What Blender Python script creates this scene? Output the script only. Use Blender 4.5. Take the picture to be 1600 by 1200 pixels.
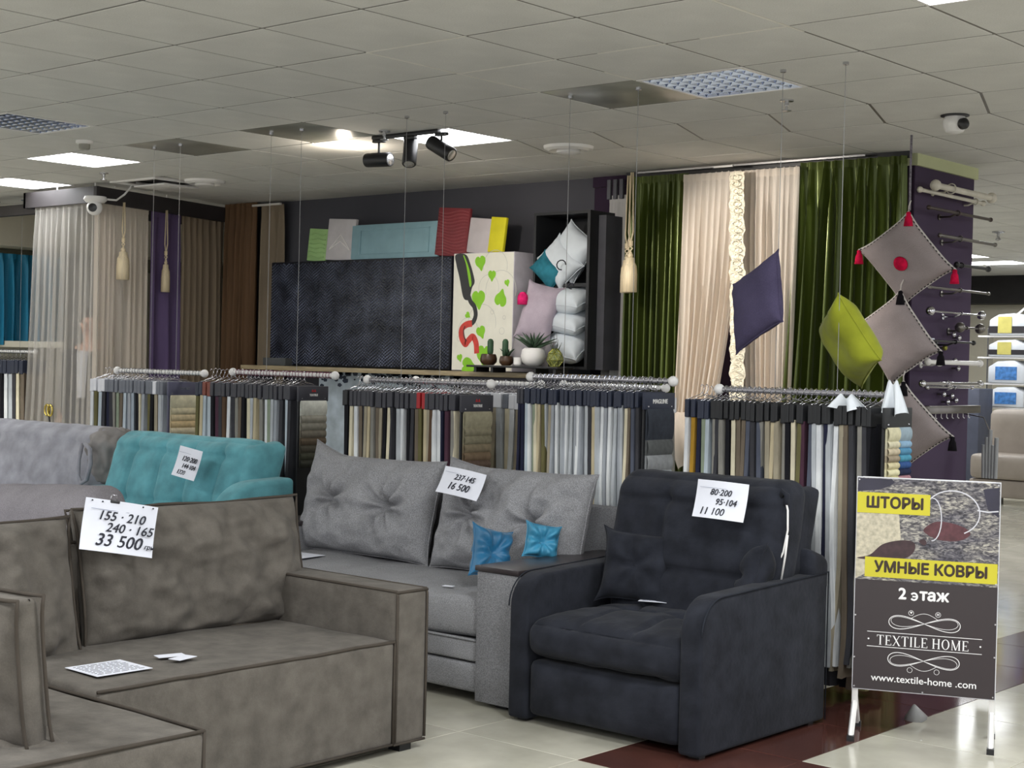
import bpy, bmesh, math, random
from mathutils import Vector, Matrix, noise, Euler
PI = math.pi
SC = bpy.context.scene
COL = SC.collection
for o in list(bpy.data.objects): bpy.data.objects.remove(o)

# ------------------------------------------------------------------ camera
HC = 1.474                                  # eye height; ceiling at 2.84
CEIL = 2.84
f_px, pitch, roll, yaw = 2395.0, -.0145, -.0238, .7163
cy_, sy_ = math.cos(yaw), math.sin(yaw)
cp_, sp_ = math.cos(pitch), math.sin(pitch)
cr_, sr_ = math.cos(roll), math.sin(roll)
def lvl(x, y, z): return Vector((x*cy_ - y*sy_, x*sy_ + y*cy_, z))
right = lvl(cr_, sr_*sp_, -sr_*cp_)
upv = lvl(sr_, -cr_*sp_, cr_*cp_)
fwd = lvl(0, cp_, sp_)
cam = bpy.data.cameras.new('camera'); co = bpy.data.objects.new('camera', cam); COL.objects.link(co)
m = Matrix.Identity(4)
for i in range(3):
    m[i][0] = right[i]; m[i][1] = upv[i]; m[i][2] = -fwd[i]
m[2][3] = HC
co.matrix_world = m
cam.sensor_width = 36; cam.lens = f_px/1600*36; cam.clip_end = 200
SC.camera = co

# ------------------------------------------------------------------ world / exposure
SC.view_settings.view_transform = 'Standard'
SC.view_settings.look = 'None'
SC.view_settings.gamma = 1; SC.view_settings.use_curve_mapping = False
SC.view_settings.exposure = 0.35
W = bpy.data.worlds.new('world'); SC.world = W; W.use_nodes = True
bg = W.node_tree.nodes['Background']
bg.inputs[0].default_value = (.96, .97, 1.0, 1); bg.inputs[1].default_value = 1.15
PANEL_E = 10.0        # ceiling panels' emission

def lamp(name, kind, loc, power, color=(1, 1, 1), size=.5, rot=(0, 0, 0), **k):
    l = bpy.data.lights.new(name, kind); l.energy = power; l.color = color
    if kind == 'AREA': l.shape = 'SQUARE'; l.size = size
    elif kind in ('POINT', 'SPOT'): l.shadow_soft_size = size
    for a, b in k.items(): setattr(l, a, b)
    o = bpy.data.objects.new(name, l); COL.objects.link(o); o.location = loc; o.rotation_euler = rot
    return o
# ceiling lamps of the rows the frame does not show (each hangs under one 0.6 m panel)
for (x, y) in [(-2.0, 1.2), (-5.0, 1.2), (-8.6, 1.8), (-2.0, 3.6), (-.2, 5.4), (1.0, 1.8), (-.8, 8.6), (-2.0, 12.2), (-5.2, 12.2), (-8.5, 12.4), (-13.0, 5.2), (-11.6, 3.2), (-5.0, -1.8), (-1.0, -1.8), (-6.0, 19.0), (-8.5, 16.2)]:
    lamp('ceiling_lamp', 'AREA', (x, y, CEIL-.03), 44, (.95, .98, 1), .58)

# ------------------------------------------------------------------ helpers
def S(r, g, b):
    def c(v):
        v /= 255.0
        return v/12.92 if v <= .04045 else ((v+.055)/1.055)**2.4
    return (c(r), c(g), c(b))

class G:
    def __init__(s): s.v = []; s.f = []; s.m = []
    def add(s, vs, fs, mi=0):
        n = len(s.v); s.v += [tuple(v) for v in vs]; s.f += [tuple(n+i for i in f) for f in fs]; s.m += [mi]*len(fs); return s
    def box(s, x0, x1, y0, y1, z0, z1, mi=0):
        return s.add([(x, y, z) for x in (x0, x1) for y in (y0, y1) for z in (z0, z1)],
              [(0, 1, 3, 2), (4, 6, 7, 5), (0, 4, 5, 1), (2, 3, 7, 6), (0, 2, 6, 4), (1, 5, 7, 3)], mi)
    def tube(s, path, r, n=8, mi=0, cap=True, closed=False):
        P = [Vector(p) for p in path]; k = len(P); vs = []; R = r if isinstance(r, (list, tuple)) else [r]*k
        u = None
        for i in range(k):
            if closed: t = P[(i+1) % k]-P[i-1]
            else: t = P[min(i+1, k-1)]-P[max(i-1, 0)]
            if t.length < 1e-9: t = Vector((0, 0, 1))
            t.normalize()
            if u is None:
                a = Vector((0, 0, 1)) if abs(t.z) < .9 else Vector((1, 0, 0)); u = t.cross(a).normalized()
            else:
                u = (u - t*u.dot(t));
                u = u.normalized() if u.length > 1e-6 else t.orthogonal().normalized()
            w = t.cross(u)
            for j in range(n):
                a = 2*PI*j/n; vs.append(P[i]+(u*math.cos(a)+w*math.sin(a))*R[i])
        fs = []
        for i in range(k if closed else k-1):
            for j in range(n):
                a = i*n+j; b = i*n+(j+1) % n; c = ((i+1) % k)*n+(j+1) % n; d = ((i+1) % k)*n+j
                fs.append((a, b, c, d))
        if cap and not closed: fs += [tuple(range(n))[::-1], tuple((k-1)*n+j for j in range(n))]
        return s.add(vs, fs, mi)
    def lathe(s, prof, c=(0, 0, 0), n=20, mi=0, axis='z'):
        vs = []; fs = []
        for (r, h) in prof:
            for j in range(n):
                a = 2*PI*j/n; x, y = r*math.cos(a), r*math.sin(a)
                p = (x, y, h) if axis == 'z' else ((h, x, y) if axis == 'x' else (y, h, x))
                vs.append((p[0]+c[0], p[1]+c[1], p[2]+c[2]))
        for i in range(len(prof)-1):
            for j in range(n): fs.append((i*n+j, i*n+(j+1) % n, (i+1)*n+(j+1) % n, (i+1)*n+j))
        fs.append(tuple(range(n))[::-1]); fs.append(tuple((len(prof)-1)*n+j for j in range(n)))
        return s.add(vs, fs, mi)
    def ball(s, c, r, n=12, mi=0, sz=1.0):
        k = n//2+1
        pr = [(max(1e-4, r*math.sin(PI*i/(k-1))), -r*sz*math.cos(PI*i/(k-1))) for i in range(k)]
        return s.lathe(pr, c, n, mi)
    def prism(s, pts, a0, a1, axis='x', mi=0):
        n = len(pts); vs = []
        for a in (a0, a1):
            for (p, q) in pts: vs.append((a, p, q) if axis == 'x' else ((p, a, q) if axis == 'y' else (p, q, a)))
        fs = [tuple(range(n)), tuple(range(2*n-1, n-1, -1))]+[(i, i+n, (i+1) % n+n, (i+1) % n) for i in range(n)]
        return s.add(vs, fs, mi)
    def grid(s, fn, nu, nv, mi=0):
        vs = [fn(i/nu, j/nv) for i in range(nu+1) for j in range(nv+1)]
        fs = [(i*(nv+1)+j, (i+1)*(nv+1)+j, (i+1)*(nv+1)+j+1, i*(nv+1)+j+1) for i in range(nu) for j in range(nv)]
        return s.add(vs, fs, mi)
    def xf(s, M):
        s.v = [tuple(M @ Vector(v)) for v in s.v]; return s
    def mesh(s, name, mats, smooth=False, bevel=0, seg=2, weld=False):
        me = bpy.data.meshes.new(name); me.from_pydata(s.v, [], s.f)
        for mm in (mats if isinstance(mats, (list, tuple)) else [mats]): me.materials.append(mm)
        me.polygons.foreach_set('material_index', s.m)
        bm = bmesh.new(); bm.from_mesh(me)
        if weld: bmesh.ops.remove_doubles(bm, verts=bm.verts, dist=1e-4)
        bmesh.ops.recalc_face_normals(bm, faces=bm.faces)
        if bevel:
            ed = [e for e in bm.edges if len(e.link_faces) == 2 and e.calc_face_angle(0) > .5]
            bmesh.ops.bevel(bm, geom=ed, offset=bevel, segments=seg, profile=.5, affect='EDGES', clamp_overlap=True)
        bm.to_mesh(me); bm.free()
        if smooth:
            me.polygons.foreach_set('use_smooth', [True]*len(me.polygons))
            if smooth == 2:
                try: me.set_sharp_from_angle(angle=.7)
                except Exception: pass
        return me
    def build(s, name, mats, parent=None, smooth=False, bevel=0, seg=2, weld=False, label=None, kind=None, loc=None, rot=None):
        o = bpy.data.objects.new(name, s.mesh(name, mats, smooth or (2 if bevel else False), bevel, seg, weld))
        COL.objects.link(o)
        if parent: o.parent = parent
        if label: o['label'] = label
        if kind: o['kind'] = kind
        if loc: o.location = loc
        if rot: o.rotation_euler = rot
        return o

def tag(o, label=None, cat=None, group=None, kind=None):
    if label: o['label'] = label
    if cat: o['category'] = cat
    if group: o['group'] = group
    if kind: o['kind'] = kind
    return o
def thing(name, label, cat, loc=(0, 0, 0), rz=0, group=None, rot=None):
    o = bpy.data.objects.new(name, None); COL.objects.link(o); o.location = loc
    o.rotation_euler = rot if rot else (0, 0, rz); o.empty_display_size = .1
    return tag(o, label, cat, group)
def copy_tree(o, parent=None):
    c = o.copy(); COL.objects.link(c); c.parent = parent
    for ch in o.children: copy_tree(ch, c)
    return c

def softbox(x0, x1, y0, y1, z0, z1, r=.04, n=14, disp=None):
    """rounded box with a dense skin and an optional displacement"""
    g = G(); sx, sy, sz = (x1-x0)/2, (y1-y0)/2, (z1-z0)/2
    c = Vector(((x0+x1)/2, (y0+y1)/2, (z0+z1)/2)); r = min(r, sx, sy, sz)
    def pt(p):
        q = Vector((p[0]*sx, p[1]*sy, p[2]*sz))
        inn = Vector((max(-sx+r, min(sx-r, q.x)), max(-sy+r, min(sy-r, q.y)), max(-sz+r, min(sz-r, q.z))))
        d = q-inn
        nrm = d.normalized() if d.length > 1e-9 else Vector((0, 0, 0))
        w = inn+nrm*r if d.length > 1e-9 else q
        if disp:
            nn = nrm if d.length > 1e-9 else Vector((0, 0, 0))
            w = disp(w+c, nn, p)
            return w
        return w+c
    def nn_(L): return max(6, min(120, int(n*L/max(sx, sy, sz))))
    def ease(t):      # denser at the borders
        t = 2*t-1
        return t*(1.28-.28*t*t)
    for ax in range(3):
        a, b = [(1, 2), (0, 2), (0, 1)][ax]
        S3 = (sx, sy, sz)
        na, nb = nn_(S3[a]), nn_(S3[b])
        for sg in (-1, 1):
            def fn(u, v):
                p = [0, 0, 0]; p[ax] = sg; p[a] = ease(u); p[b] = ease(v); return pt(p)
            # dims must agree between faces sharing an edge: same n per axis
            g.grid(fn, na, nb)
    return g

def pillow(w, h, t, n=26, pinch=.07, tufts=(), seed=0, wr=.006, fold=.010, sag=0, power=.55):
    g = G(); rnd = random.Random(seed); off = Vector((seed*3.1, seed*1.7, 0))
    fans = [(tx, tz, rnd.random()*6, rnd.randint(5, 8)) for (tx, tz) in tufts]
    for s in (-1, 1):
        def fn(u, v):
            a = 2*u-1; b = 2*v-1; a = a*(1.25-.25*a*a); b = b*(1.25-.25*b*b)
            x = w/2*a*(1-pinch*(1-b**4)*(abs(a)**1.0)); z = h/2*b*(1-pinch*(1-a**4)*(abs(b)**1.0))
            k = max(0, (1-a**4))*max(0, (1-b**4)); th = t/2*k**power
            th *= 1+sag*(-b)
            N = noise.noise(Vector((x*9, z*9, s*2))+off)*wr*1.6 + noise.noise(Vector((x*22, z*22, s*5))+off)*wr*.6
            # creases that run in from the corners and seams
            e = max(abs(a), abs(b)); N += .5*wr*math.sin(14*(a-b)+seed)*max(0, e-.5)*2*noise.noise(Vector((x*5, z*5, 3))+off)*2
            y = th+N*min(1, k*3)
            for (tx, tz, ph, kk) in fans:
                dx, dz = x-tx, z-tz; d = math.hypot(dx, dz); an = math.atan2(dz, dx)
                y -= t*.36*math.exp(-(d/.030)**1.3)*min(1, k*4)
                y -= t*.10*math.exp(-(d/.10)**2)
                y += fold*math.sin(kk*an+ph)*math.exp(-((d-.05)/.09)**2)*min(1, k*4)
            return (x, s*y, z)
        g.grid(fn, n, n)
    return g
def pillow_edge(w, h, pinch=.07, k=14, y=0):
    P = []
    def q(a, b): return (w/2*a*(1-pinch*(1-b**4)*abs(a)), y, h/2*b*(1-pinch*(1-a**4)*abs(b)))
    for i in range(k): P.append(q(-1+2*i/k, -1))
    for i in range(k): P.append(q(1, -1+2*i/k))
    for i in range(k): P.append(q(1-2*i/k, 1))
    for i in range(k): P.append(q(-1, 1-2*i/k))
    return P

# ------------------------------------------------------------------ materials
MT = {}
def base_mat(name, col, rough=.6, metal=0, spec=.5, sheen=0, trans=0, alpha=1):
    m = bpy.data.materials.new(name); m.use_nodes = True; nt = m.node_tree; b = nt.nodes['Principled BSDF']
    b.inputs['Base Color'].default_value = (*col, 1); b.inputs['Roughness'].default_value = rough
    b.inputs['Metallic'].default_value = metal; b.inputs['Specular IOR Level'].default_value = spec
    b.inputs['Sheen Weight'].default_value = sheen; b.inputs['Transmission Weight'].default_value = trans
    b.inputs['Alpha'].default_value = alpha
    return m, nt, b
def mat(name, col, rough=.6, metal=0, spec=.5, var=.06, scale=8, bump=0, bscale=60, sheen=0, stretch=None, detail=4, speck=0, sscale=250, tint=None, alpha=1, trans=0):
    """principled material with procedural tone variation, speckle and fine relief"""
    if name in MT: return MT[name]
    if rough >= .84: spec = .12; sheen *= .4
    m, nt, b = base_mat(name, col, rough, metal, spec, sheen, trans, alpha)
    N = nt.nodes; L = nt.links
    tc = N.new('ShaderNodeTexCoord'); mp = N.new('ShaderNodeMapping'); L.new(tc.outputs['Object'], mp.inputs[0])
    if stretch: mp.inputs['Scale'].default_value = stretch
    nz = N.new('ShaderNodeTexNoise'); nz.inputs['Scale'].default_value = scale; nz.inputs['Detail'].default_value = detail
    L.new(mp.outputs[0], nz.inputs['Vector'])
    rp = N.new('ShaderNodeValToRGB'); L.new(nz.outputs['Fac'], rp.inputs[0])
    c0 = [max(0, v*(1-var*2)) for v in col]; c1 = [min(1, v*(1+var*2)) for v in (tint or col)]
    rp.color_ramp.elements[0].position = .32; rp.color_ramp.elements[1].position = .68
    rp.color_ramp.elements[0].color = (*c0, 1); rp.color_ramp.elements[1].color = (*c1, 1)
    out = rp.outputs[0]
    if speck:
        n2 = N.new('ShaderNodeTexNoise'); n2.inputs['Scale'].default_value = sscale; n2.inputs['Detail'].default_value = 2
        L.new(mp.outputs[0], n2.inputs['Vector'])
        r2 = N.new('ShaderNodeMapRange'); r2.inputs[1].default_value = .35; r2.inputs[2].default_value = .65
        r2.inputs[3].default_value = 1-speck; r2.inputs[4].default_value = 1+speck
        L.new(n2.outputs['Fac'], r2.inputs[0])
        mx = N.new('ShaderNodeVectorMath'); mx.operation = 'SCALE'; L.new(out, mx.inputs[0]); L.new(r2.outputs[0], mx.inputs['Scale'])
        out = mx.outputs[0]
    L.new(out, b.inputs['Base Color'])
    if bump:
        n3 = N.new('ShaderNodeTexNoise'); n3.inputs['Scale'].default_value = bscale; n3.inputs['Detail'].default_value = 3
        L.new(mp.outputs[0], n3.inputs['Vector'])
        bp = N.new('ShaderNodeBump'); bp.inputs['Strength'].default_value = bump; bp.inputs['Distance'].default_value = .01
        L.new(n3.outputs['Fac'], bp.inputs['Height']); L.new(bp.outputs[0], b.inputs['Normal'])
    MT[name] = m
    return m
def emit(name, col, e):
    if name in MT: return MT[name]
    m = bpy.data.materials.new(name); m.use_nodes = True; nt = m.node_tree; nt.nodes.clear()
    em = nt.nodes.new('ShaderNodeEmission'); em.inputs[0].default_value = (*col, 1); em.inputs[1].default_value = e
    o = nt.nodes.new('ShaderNodeOutputMaterial'); nt.links.new(em.outputs[0], o.inputs[0]); MT[name] = m; return m
def sheer(name, col, clear=.3):
    if name in MT: return MT[name]
    m = bpy.data.materials.new(name); m.use_nodes = True; nt = m.node_tree; nt.nodes.clear(); N = nt.nodes; L = nt.links
    d = N.new('ShaderNodeBsdfDiffuse'); t = N.new('ShaderNodeBsdfTranslucent'); tr = N.new('ShaderNodeBsdfTransparent')
    tc = N.new('ShaderNodeTexCoord'); mp = N.new('ShaderNodeMapping'); mp.inputs['Scale'].default_value = (40, 40, 3)
    nz = N.new('ShaderNodeTexNoise'); nz.inputs['Scale'].default_value = 2; L.new(tc.outputs['Object'], mp.inputs[0]); L.new(mp.outputs[0], nz.inputs['Vector'])
    rp = N.new('ShaderNodeValToRGB'); rp.color_ramp.elements[0].color = (*[c*.85 for c in col], 1); rp.color_ramp.elements[1].color = (*col, 1)
    L.new(nz.outputs['Fac'], rp.inputs[0])
    for x in (d, t): L.new(rp.outputs[0], x.inputs[0])
    m1 = N.new('ShaderNodeMixShader'); m1.inputs[0].default_value = .35; L.new(d.outputs[0], m1.inputs[1]); L.new(t.outputs[0], m1.inputs[2])
    m2 = N.new('ShaderNodeMixShader'); m2.inputs[0].default_value = clear; L.new(m1.outputs[0], m2.inputs[1]); L.new(tr.outputs[0], m2.inputs[2])
    o = N.new('ShaderNodeOutputMaterial'); L.new(m2.outputs[0], o.inputs[0]); MT[name] = m; return m

M_tile = mat('ceiling_board', S(212, 211, 208), .9, var=.03, scale=3, speck=.05, sscale=160)
M_bar = mat('ceiling_bar', S(112, 108, 103), .5, var=.02)
M_barw = mat('ceiling_bar_white', S(225, 222, 215), .5, var=.02)
M_alu = mat('satin_metal', S(190, 190, 192), .25, metal=.9, var=.02)
M_gloss = mat('blank_metal_panel', S(150, 150, 142), .30, metal=.12, var=.12, scale=4, bump=.15, bscale=5)
M_white = mat('white_plastic', S(228, 226, 224), .35, var=.02)
M_black = mat('black_plastic', S(24, 24, 26), .4, var=.03)
M_dark = mat('dark_wall', S(80, 80, 86), .85, var=.03, scale=2)
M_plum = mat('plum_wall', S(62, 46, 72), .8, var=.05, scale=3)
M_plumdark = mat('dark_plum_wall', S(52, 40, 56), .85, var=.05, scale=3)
M_palegreen = mat('pale_green_plaster', S(196, 200, 160), .85, var=.03, scale=3)
M_beige = mat('beige_plaster', S(206, 200, 182), .85, var=.03, scale=2)
M_wood = mat('light_wood_edge', S(150, 135, 105), .5, var=.12, scale=6, stretch=(1, 8, 8))
M_blackwood = mat('dark_wenge_board', S(48, 42, 44), .35, var=.15, scale=8, stretch=(2, 20, 20))
M_steel = mat('chrome', S(205, 205, 210), .15, metal=1, var=.02)
M_cable = mat('steel_cable', S(140, 140, 140), .45, metal=.5, var=.02)
M_paper = mat('white_paper', S(226, 228, 238), .6, var=.02)
M_ink = mat('black_ink', S(22, 24, 40), .6, var=.02)
M_inkgrey = mat('grey_ink', S(150, 155, 175), .6, var=.02)
M_lit = emit('lit_panel', (.96, .98, 1.0), PANEL_E)

# ------------------------------------------------------------------ text
_fc = {}
def text(body, size, m, name, parent, loc, rot=(0, 0, 0), align='CENTER', bold=0, shear=0, sx=1, extrude=.0006, label=None):
    cu = bpy.data.curves.new('t', 'FONT'); cu.body = body; cu.size = size; cu.align_x = align; cu.align_y = 'CENTER'
    cu.shear = shear; cu.extrude = extrude; cu.resolution_u = 3
    to = bpy.data.objects.new('t', cu); COL.objects.link(to)
    dg = bpy.context.evaluated_depsgraph_get(); dg.update()
    me = bpy.data.meshes.new_from_object(to.evaluated_get(dg))
    bpy.data.objects.remove(to); bpy.data.curves.remove(cu)
    if bold:
        bm = bmesh.new()
        for (a, b, c) in ((0, 0, 0), (bold, 0, .0003), (-bold, 0, -.0003), (0, bold, .0006), (0, -bold, -.0006), (bold*.7, bold*.7, .0009), (-bold*.7, -bold*.7, -.0009)):
            k = len(bm.verts); bm.from_mesh(me); bm.verts.ensure_lookup_table()
            for v in bm.verts[k:]: v.co += Vector((a, b, c))
        bm.to_mesh(me); bm.free()
    me.name = name; me.materials.clear(); me.materials.append(m)
    o = bpy.data.objects.new(name, me); COL.objects.link(o); o.parent = parent; o.location = loc; o.rotation_euler = rot; o.scale = (sx, 1, 1)
    if label: o['label'] = label
    return o

# ================================================================== SETTING
AX, AY = -5.6289, 3.5356          # origin of the ceiling grid
def struct(name, g, m, **k): return tag(g.build(name, m, **k), kind='structure')
camdir = Vector((fwd.x, fwd.y)).normalized()
def in_view(x, y, lim=.40, dmax=40):
    d = Vector((x, y)); dep = d.dot(camdir)
    if dep < 1: return False
    return abs(d.x*camdir.y - d.y*camdir.x)/dep < lim
# --- floor
FX, FY = -4.122, 4.464
M_ft = mat('floor_tile_cream', S(186, 183, 168), .10, var=.05, scale=3, spec=.6, tint=S(198, 194, 180))
M_ftb = mat('floor_tile_brown', S(78, 48, 42), .10, var=.12, scale=4, spec=.6)
M_grout = mat('floor_grout', S(120, 112, 100), .9)
floor = struct('floor', G().box(-26, 14, -10, 27, -.2, -.004), M_grout)
tl = G().box(.0015, .5985, .0015, .5985, -.006, 0)
me_t = tl.mesh('floor_tile', M_ft, bevel=.0012, seg=1); me_tb = tl.mesh('floor_tile_dark', M_ftb, bevel=.0012, seg=1)
cand = []
rest = G()
for i in range(-30, 26):
    for j in range(-20, 34):
        x, y = FX+.6*i, FY+.6*j
        if x < -22 or y > 25 or x > 10 or y < -8: continue
        dark = (abs(x-(FX+.6)) < .01 and j >= 0) or (j == 0 and i >= 1)
        d = math.hypot(x+.3, y+.3)
        cand.append((0 if (in_view(x+.3, y+.3) and x > -9) else 1, d, x, y, dark))
cand.sort()
for k, (v, d, x, y, dark) in enumerate(cand):
    if v == 0 and k < 260:
        o = bpy.data.objects.new('floor_tile', me_tb if dark else me_t); COL.objects.link(o); o.parent = floor; o.location = (x, y, 0)
        if dark: o['label'] = 'dark brown floor tile'
    else: rest.box(x+.0015, x+.5985, y+.0015, y+.5985, -.006, 0, 1 if dark else 0)
rest.build('floor_tile_field', [M_ft, M_ftb], floor, kind='stuff')
# --- ceiling
ceil = struct('ceiling', G().box(-26, 7, -3, 27, CEIL+.05, CEIL+.25), M_bar)
SH = -.216
ct = G().box(.006, .594, .006, .594, -.0, .02).mesh('ceiling_tile', M_tile, bevel=.004, seg=1)
cs = G(); cs.prism([(.006, .006), (.594, .006), (.594+SH, .594), (.006+SH, .594)], 0, .02, 'z')
cs = cs.mesh('ceiling_tile_slanted', M_tile, bevel=.004, seg=1)
LITP = [(-2, 5), (-7, 4), (5, 2), (-10, 5)]
LOUV = [(2, 4), (-5, 2)]
BLANK = [(1, 4), (-3, 4), (-5, 4)]
cassette = (-8, 6)
farlit = [(-5, 22), (-4, 22), (-4, 24), (-5, 24)]
cand = []; crest = G()
WALLY = 8.9
for i in range(-32, 28):
    for j in range(-20, 38):
        x = AX+.6*i+(SH if j >= 7 else 0); y = AY+.6*j
        if x < -24 or x > 6 or y < -2.8 or y > 25: continue
        if (i, j) in LITP+LOUV+BLANK+farlit or (i, j) == cassette: continue
        d = math.hypot(x+.3, y+.3)
        behind = (y > 8.9 and x < -4.45)
        vis = in_view(x+.3, y+.3, .37) and not (y > 8.6 and x+.6 < -4.45-.0) and d > 3.6
        if y > 8.9 and x > -10 and y > 13: vis = False
        cand.append((0 if vis else 1, d, i, j, x, y))
cand.sort()
nt_ = 0
for (v, d, i, j, x, y) in cand:
    if v == 0 and nt_ < 290:
        nt_ += 1
        o = bpy.data.objects.new('ceiling_tile', cs if j == 6 else ct); COL.objects.link(o); o.parent = ceil; o.location = (x, y, CEIL)
    else:
        if j == 6: crest.prism([(x+.006, y+.006), (x+.594, y+.006), (x+.594+SH, y+.594), (x+.006+SH, y+.594)], CEIL, CEIL+.02, 'z')
        else: crest.box(x+.006, x+.594, y+.006, y+.594, CEIL, CEIL+.02)
crest.build('ceiling_tile_field', M_tile, ceil, kind='stuff')
g = G()
for j in range(-20, 38):
    y = AY+.6*j
    if y < -2.8: continue
    g.box(-24, 6.6, y-.010, y+.010, CEIL+.002, CEIL+.03)
for i in range(-32, 28):
    x = AX+.6*i
    if x > 6.6: continue
    g.box(x-.010, x+.010, -2.9, AY+3.6, CEIL+.0025, CEIL+.03)
    g.prism([(x-.012, AY+3.6), (x+.012, AY+3.6), (x+.012+SH, AY+4.2), (x-.012+SH, AY+4.2)], CEIL+.0025, CEIL+.03, 'z')
    g.box(x+SH-.010, x+SH+.010, AY+4.2, 25, CEIL+.0025, CEIL+.03)
g.build('ceiling_grid', M_bar, ceil)
g = G()          # bars that still have their white cap
for (i0, j0, i1, j1) in [(1, 2, 2, 2), (1, 2, 1, 3), (1, 3, 2, 3), (1, 3, 1, 4), (4, 2, 4, 3.2), (2.4, 3, 3, 3), (3.3, 3, 4, 3), (2.3, 3, 2.9, 4), (2, 3.6, 2, 4)]:
    x0, y0, x1, y1 = AX+.6*i0, AY+.6*j0, AX+.6*i1, AY+.6*j1
    if j0 == j1: g.box(x0, x1, y0-.006, y0+.006, CEIL-.001, CEIL+.01)
    elif i0 == i1: g.box(x0-.006, x0+.006, y0, y1, CEIL-.001, CEIL+.01)
g.build('ceiling_bar_cap', M_barw, ceil)
def cell(i, j): return AX+.6*i+(SH if j >= 7 else 0), AY+.6*j

# --- walls
struct('wall_back', G().box(-11.25, -6.98, 8.9, 9.1, 0, CEIL), M_dark)
wr = struct('wall_right', G().box(-6.98, -4.44, 8.9, 9.76, 0, 2.765), M_plum)
wf = G().box(-4.4405, -4.4395, 8.9, 9.76, 0, 2.765)
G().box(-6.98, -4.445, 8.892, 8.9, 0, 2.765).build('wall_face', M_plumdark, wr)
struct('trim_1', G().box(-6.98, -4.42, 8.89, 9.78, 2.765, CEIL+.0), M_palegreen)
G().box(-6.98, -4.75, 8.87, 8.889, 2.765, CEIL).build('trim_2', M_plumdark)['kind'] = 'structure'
struct('wall_left', G().box(-14.4, -14.2, 2, 14, 0, CEIL), M_beige)
struct('trim_3', G().box(-14.2, -13.3, 4, 12, 2.47, CEIL), M_beige)
struct('trim_4', G().box(-14.19, -13.7, 4, 12, 2.36, 2.468), mat('olive_soffit', S(120, 116, 96), .8))
struct('wall_far', G().box(-18, 2, 21.0, 21.2, 0, 2.45), M_beige)
struct('trim_5', G().box(-18, 2, 20.6, 21.3, 2.45, CEIL), mat('dark_bulkhead', S(40, 38, 38), .8))
struct('wall_side', G().box(-11.25, -11.05, 9.1, 21, 0, CEIL), M_dark)

# --- ceiling fixtures
names_lit = {(-2, 5): 'lit square ceiling panel beside the three black track spots', (-7, 4): 'lit square ceiling panel above the left curtain frame',
             (5, 2): 'lit square ceiling panel cut by the top edge at the upper right', (-10, 5): 'lit ceiling panel beyond the black curtain frame at far left'}
for (i, j) in LITP+farlit:
    x, y = cell(i, j)
    lab = names_lit.get((i, j), None)
    if not lab: lab = ('nearer' if j == 22 else 'farther')+(' left' if i == -5 else ' right')+' lit ceiling panel over the distant beige sofa'
    t = thing('ceiling_light', lab, 'light', (x+.3, y+.3, CEIL), 0, 'lit ceiling panels')
    g = G(); 
    for (a, b, c, d) in [(-.297, .297, -.297, -.282), (-.297, .297, .282, .297), (-.297, -.282, -.282, .282), (.282, .297, -.282, .282)]: g.box(a, b, c, d, -.003, .02)
    g.build('frame', M_white, t); G().box(-.282, .282, -.282, .282, .0, .012).build('diffuser', M_lit, t)
for (i, j) in LOUV:
    x, y = cell(i, j)
    t = thing('louvre_light', 'unlit square ceiling lamp with mirrored louvre '+('at the right above the curtains' if i == 2 else 'at the left edge of the ceiling'), 'light', (x+.3, y+.3, CEIL), 0, 'unlit louvre lamps')
    g = G()
    for (a, b, c, d) in [(-.297, .297, -.297, -.28), (-.297, .297, .28, .297), (-.297, -.28, -.28, .28), (.28, .297, -.28, .28)]: g.box(a, b, c, d, -.004, .03)
    g.build('frame', M_white, t)
    mm = mat('mirror_louvre', S(205, 215, 240), .12, metal=.95, var=.05)
    g = G()
    for a in range(8):
        for b in range(8):
            cx, cy2 = -.28+.07*(a+.5), -.28+.07*(b+.5); h = .034
            top = (cx, cy2, .05)
            vs = [(cx-h, cy2-h, .0), (cx+h, cy2-h, 0), (cx+h, cy2+h, 0), (cx-h, cy2+h, 0)]
            v2 = [(cx-.012, cy2-.012, .045), (cx+.012, cy2-.012, .045), (cx+.012, cy2+.012, .045), (cx-.012, cy2+.012, .045)]
            g.add(vs+v2, [(0, 1, 5, 4), (1, 2, 6, 5), (2, 3, 7, 6), (3, 0, 4, 7), (4, 5, 6, 7)])
    g.build('louvre', mm, t)
    if i == 2:
        g = G()
        for a in range(8):
            for b in range(8):
                cx, cy2 = -.28+.07*(a+.5), -.28+.07*(b+.5); g.box(cx-.016, cx+.016, cy2-.016, cy2+.016, .038, .041)
        g.build('tube_glow', emit('louvre_glow', (.75, .85, 1), 3.0), t)  # emissive squares added for the bluish sparkle in the unlit louvre
    else:
        G().box(-.28, .28, -.28, .28, .046, .05).build('back_plate', M_alu, t)
for (i, j), lab in zip(BLANK, ['beside the unlit louvre lamp at the right', 'at the centre left beside the warm glow of the spots', 'at the left above the curtain frame']):
    x, y = cell(i, j)
    tag(G().box(x+.006, x+.594, y+.006, y+.594, CEIL+.001, CEIL+.006).build('blank_panel', M_gloss, bevel=.002), 'shiny metal ceiling blank '+lab, 'panel', 'metal ceiling blanks')
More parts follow.
